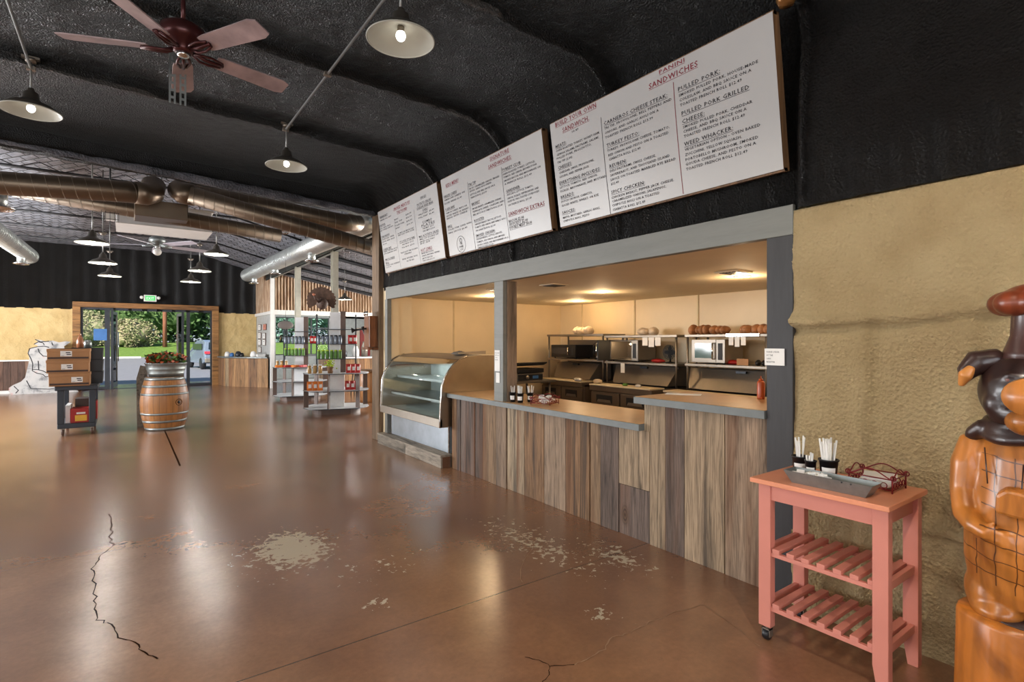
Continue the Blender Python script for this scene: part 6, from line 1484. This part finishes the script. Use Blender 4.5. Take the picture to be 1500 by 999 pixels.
mb = MB(); mb.lathe([(0, 0), (.05, 0), (.052, .12), (.03, .2), (.015, .22), (.015, .26)], 16, (-.66, 12.3, 1.472)); tag(mb.build('brown_bottle', vary('brown_bottle', '#8f5a3c', .3)), 'brown bottle standing on the crates in front of the left entrance pane', 'bottle')
mb = MB(); mb.lathe([(0, 0), (.06, 0), (.062, .10), (.04, .14), (.0, .15)], 16, (-.56, 12.42, 1.472)); tag(mb.build('grey_tub', 'galv'), 'grey container beside the brown bottle on the crates', 'container')
mb = MB(); mb.box(-.85, -.50, FY-.07, FY-.06, 1.62, 2.0); tag(mb.build('blue_poster', 'blue'), 'blue poster on the left pane of the entrance', 'poster')
t = thing('red_carton', 'red and yellow printed carton on the bottom tray of the utility cart', 'box', (-.6, 11.9, .2)); mb = MB(); mb.box(-.76, -.52, 11.74, 12.1, .202, .44); mb.build('carton', 'red', t, bevel=.004); mb = MB(); mb.box(-.70, -.54, 11.734, 11.7395, .23, .33); mb.build('yellow_band', 'yellow', t); mb = MB(); mb.box(-.68, -.56, 11.731, 11.7335, .35, .38); mb.build('white_print', 'paper', t)
mb = MB(); mb.box(-.72, -.52, 12.12, 12.5, .202, .58); tag(mb.build('brown_carton', 'cardboard_dark'), 'dark brown carton behind the red one on the utility cart', 'box')
mb = MB(); mb.box(-.83, -.77, 11.80, 12.3, .202, .50); tag(mb.build('paper_stack', 'paper'), 'white paper bundle left of the red carton on the utility cart', 'paper')
mb = MB(); mb.box(-.50, -.415, 12.12, 12.45, .202, .52); tag(mb.build('striped_carton', 'red'), 'red carton at the right side of the utility cart', 'box')
# ------------------------------------------------------------------ painted cow cutout
cw = thing('cow_cutout', 'white painted plywood cutout of a seated horned animal by the far left wall', 'cutout', (-2.0, 21.6, 0))
COW = [(-2.76, 0), (-2.815, .095), (-2.81, .205), (-2.708, .291), (-2.545, .376), (-2.449, .501), (-2.407, .74), (-2.352, 1.073), (-2.394, 1.26), (-2.352, 1.371), (-2.185, 1.425), (-2.16, 1.47), (-2.255, 1.5), (-2.157, 1.575), (-2.227, 1.65), (-2.1, 1.631), (-1.987, 1.594), (-1.815, 1.612), (-1.67, 1.555), (-1.524, 1.593), (-1.391, 1.574), (-1.495, 1.478), (-1.554, 1.44), (-1.436, .864), (-1.317, .166), (-1.197, 0)]
M['cow'] = base('painted_white_plywood')[0]; _nt = NT(M['cow']); _nt.b = _nt.n['Principled BSDF']; _nt.link(_nt.ramp(_nt.noise(_nt.coords(), 3.2, 4, .6), [(.36, srgb('#6f7070')), (.47, srgb('#aaa8a5')), (.60, srgb('#b2afab')), (.68, srgb('#b58f88'))]), _nt.b.inputs['Base Color'])
mb = MB(); mb.prism(COW, 21.6, 21.625, 'xz'); mb.build('panel', 'cow', cw)
mb = MB()
for L in ([(-2.352, 1.371), (-2.385, 1.222), (-2.324, 1.073), (-2.283, .923), (-2.291, .699), (-2.185, .621), (-2.044, .579), (-1.987, .501), (-1.901, .517)], [(-2.157, 1.369), (-2.134, 1.256), (-2.044, 1.142), (-1.93, 1.122), (-1.8, 1.2)], [(-2.421, .407), (-2.324, .161), (-1.901, .12), (-1.3, .2)], [(-2.352, 1.371), (-2.185, 1.425), (-2.015, 1.443), (-1.901, 1.405)], [(-2.283, .736), (-2.185, .733), (-2.058, .692), (-1.944, .613)], [(-2.157, .995), (-2.143, .732)], [(-2.255, 1.5), (-2.157, 1.575), (-2.05, 1.55)], [(-2.227, 1.65), (-2.1, 1.575), (-1.901, 1.594)], [(-2.044, 1.537), (-2.015, 1.481)], [(-1.844, 1.556), (-1.815, 1.461)], [(-2.70, .25), (-2.6, .12), (-2.66, .04)]): mb.tube([(x, 21.597, z) for x, z in L], .012, 5)
mb.build('painted_outline', 'ink', cw)
# ------------------------------------------------------------------ reception counter
rc = thing('reception_counter', 'curved wood-clad counter right of the entrance', 'counter', (3.3, 21, 0))
PTS = [(2.74, 22.05), (2.86, 21.25), (3.12, 20.80), (3.45, 20.35), (3.80, 19.95), (3.98, 19.85), (4.0, 20.1), (4.0, 22.05)]
mb = MB()
for a, b in zip(PTS[:6], PTS[1:6]):
    A = Vector(a); B = Vector(b); L = (B-A).length; n = max(1, round(L/.16)); d = (B-A)/L; nn = Vector((d.y, -d.x))
    for k in range(n):
        p = A+d*L*k/n; r_ = A+d*(L*(k+1)/n-.004); o = nn*.02; mb.prism([(p.x, p.y), (r_.x, r_.y), (r_.x-nn.x*.02, r_.y-nn.y*.02), (p.x-nn.x*.02, p.y-nn.y*.02)], 0, .99)
mb.build('board_cladding', 'bar_wood', rc); mb = MB(); mb.prism([(x+(.03 if i > 0 else .03), y+.03) for i, (x, y) in enumerate(PTS)], .02, .98); mb.build('core', 'postwood', rc)
mb = MB(); mb.prism([(PTS[0][0]-.04, PTS[0][1]), (2.80, 21.2), (3.07, 20.75), (3.40, 20.30), (3.77, 19.88), (3.95, 19.80), (3.96, 19.9), (3.96, 22.05)], 1.0, 1.045); mb.build('counter_slab', 'galv', rc, bevel=.01)
for k, (x, y, s, m_, l) in enumerate(((2.95, 21.4, .09, 'white', 'white item at the left end of the reception counter'), (3.08, 21.3, .07, 'blue', 'small blue item on the reception counter'), (3.22, 20.9, .10, 'dark', 'dark equipment in the middle of the reception counter'), (3.32, 20.8, .07, 'black', 'black equipment right of the dark one on the reception counter'), (3.62, 20.4, .10, 'paper', 'round white drum on the right part of the reception counter'))):
    mb = MB(); mb.lathe([(0, 0), (s, 0), (s*1.05, s*.8), (s*.7, s*1.8), (0, s*2.0)], 14, (x, y, 1.046)); tag(mb.build('counter_item', m_), l, 'item')
mb = MB(); trough(3.70, 3.93, 19.98, 20.5, 1.046, 1.14, .015, .02, .01).build
o = trough(3.70, 3.92, 20.0, 20.5, 1.046, 1.14, .015, .02, .01).build('white_bin', 'white'); tag(o, 'white shallow bin at the right end of the reception counter', 'bin')
k = 0
for zz, yy, w_, c in ((2.10, 21.5, .5, 'paper'), (2.10, 20.6, .5, 'pink'), (1.80, 21.5, .5, 'paper'), (1.78, 20.7, .45, 'paper'), (1.55, 21.5, .5, 'paper'), (1.55, 20.7, .45, 'paper'), (1.28, 21.5, .5, 'paper')):
    t = thing('framed_certificate', ['top left white certificate on the grey office wall', 'pink notice on the grey office wall', 'second white certificate from the top in the left column', 'upper right white certificate on the grey office wall', 'third white certificate from the top in the left column', 'lower right white certificate on the grey office wall', 'lowest certificate of the left column'][k], 'certificate', (4.0, yy, zz)); k += 1
    mb = MB(); mb.box(4.02, 4.045, yy-w_/2, yy+w_/2, zz-.11, zz+.11); mb.build('frame', 'brown_metal', t); mb = MB(); mb.box(4.012, 4.0195, yy-w_/2+.03, yy+w_/2-.03, zz-.09, zz+.09); mb.build('sheet', c, t); mb = MB(); mb.box(4.008, 4.0115, yy-.1, yy+.1, zz+.02, zz+.04); mb.box(4.008, 4.0115, yy-.12, yy+.12, zz-.03, zz-.02); mb.build('print', 'ink', t)
# ------------------------------------------------------------------ side room bar and furniture
br = thing('side_room_bar', 'wood-fronted bar with pale top in the side room', 'bar', (7, 17.2, 0))
mb = MB(); x = 5.1
while x < 10.3: mb.box(x, x+.175, 17.0, 17.03, 0, 1.03); x += .18
mb.build('board_cladding', 'bar_wood', br); mb = MB(); mb.box(5.1, 10.3, 17.03, 17.8, 0, 1.03); mb.build('core', 'postwood', br); mb = MB(); mb.box(5.05, 10.35, 16.92, 17.85, 1.032, 1.08); mb.build('bar_top', 'panel_white', br, bevel=.01)
t = thing('espresso_machine', 'bright steel machine on the side room bar', 'machine', (7.9, 17.4, 1.08)); mb = MB(); mb.box(7.0, 7.8, 17.2, 17.6, 1.082, 1.2); mb.build('base', 'dark', t, bevel=.01); mb = MB(); mb.box(7.02, 7.78, 17.25, 17.6, 1.2, 1.62); mb.build('body', 'steel', t, bevel=.04); mb = MB()
for x in (7.2, 7.4, 7.6): mb.cyl((x, 17.2, 1.42), (x, 17.24, 1.3), .03)
mb.build('group_head', 'dark', t)
for k, (x, h, c) in enumerate(((6.2, .35, 'white'), (6.5, .5, 'steel'), (8.3, .45, 'paper'), (5.8, .25, 'dark'))):
    mb = MB(); mb.lathe([(0, 0), (.1, 0), (.11, h*.6), (.06, h*.9), (.06, h), (0, h)], 16, (x, 17.4, 1.082)); tag(mb.build('bar_canister', c), ['white canister left of the steel machine on the bar', 'steel canister beside the machine on the bar', 'white canister right of the machine on the bar', 'low dark canister at the left of the bar'][k], 'canister')
t = thing('dark_stool', 'dark stool in front of the side room bar', 'stool', (5.6, 15.6, 0)); mb = MB(); mb.lathe([(0, .62), (.17, .62), (.18, .66), (0, .67)], 20); mb.build('seat', 'matte_black', t, world=False)
for k in range(4): a = PI/4+PI*k/2; mb = MB(); mb.cyl((.2*math.cos(a), .2*math.sin(a), 0), (.13*math.cos(a), .13*math.sin(a), .62), .015); mb.build('leg', 'matte_black', t, world=False)
tb = thing('half_barrel_table', 'rounded wooden barrel table in the side room beside the corner post', 'table', (5.3, 13.6, 0)); mb = MB(); mb.lathe([(RB(z)*1.05, z) for z in np.linspace(0, .8, 16)], 30); mb.build('barrel_base', 'barrel', tb, world=False); mb = MB(); mb.lathe([(0, .8), (.45, .8), (.45, .84), (0, .84)], 30); mb.build('tabletop', 'bar_wood', tb, world=False)
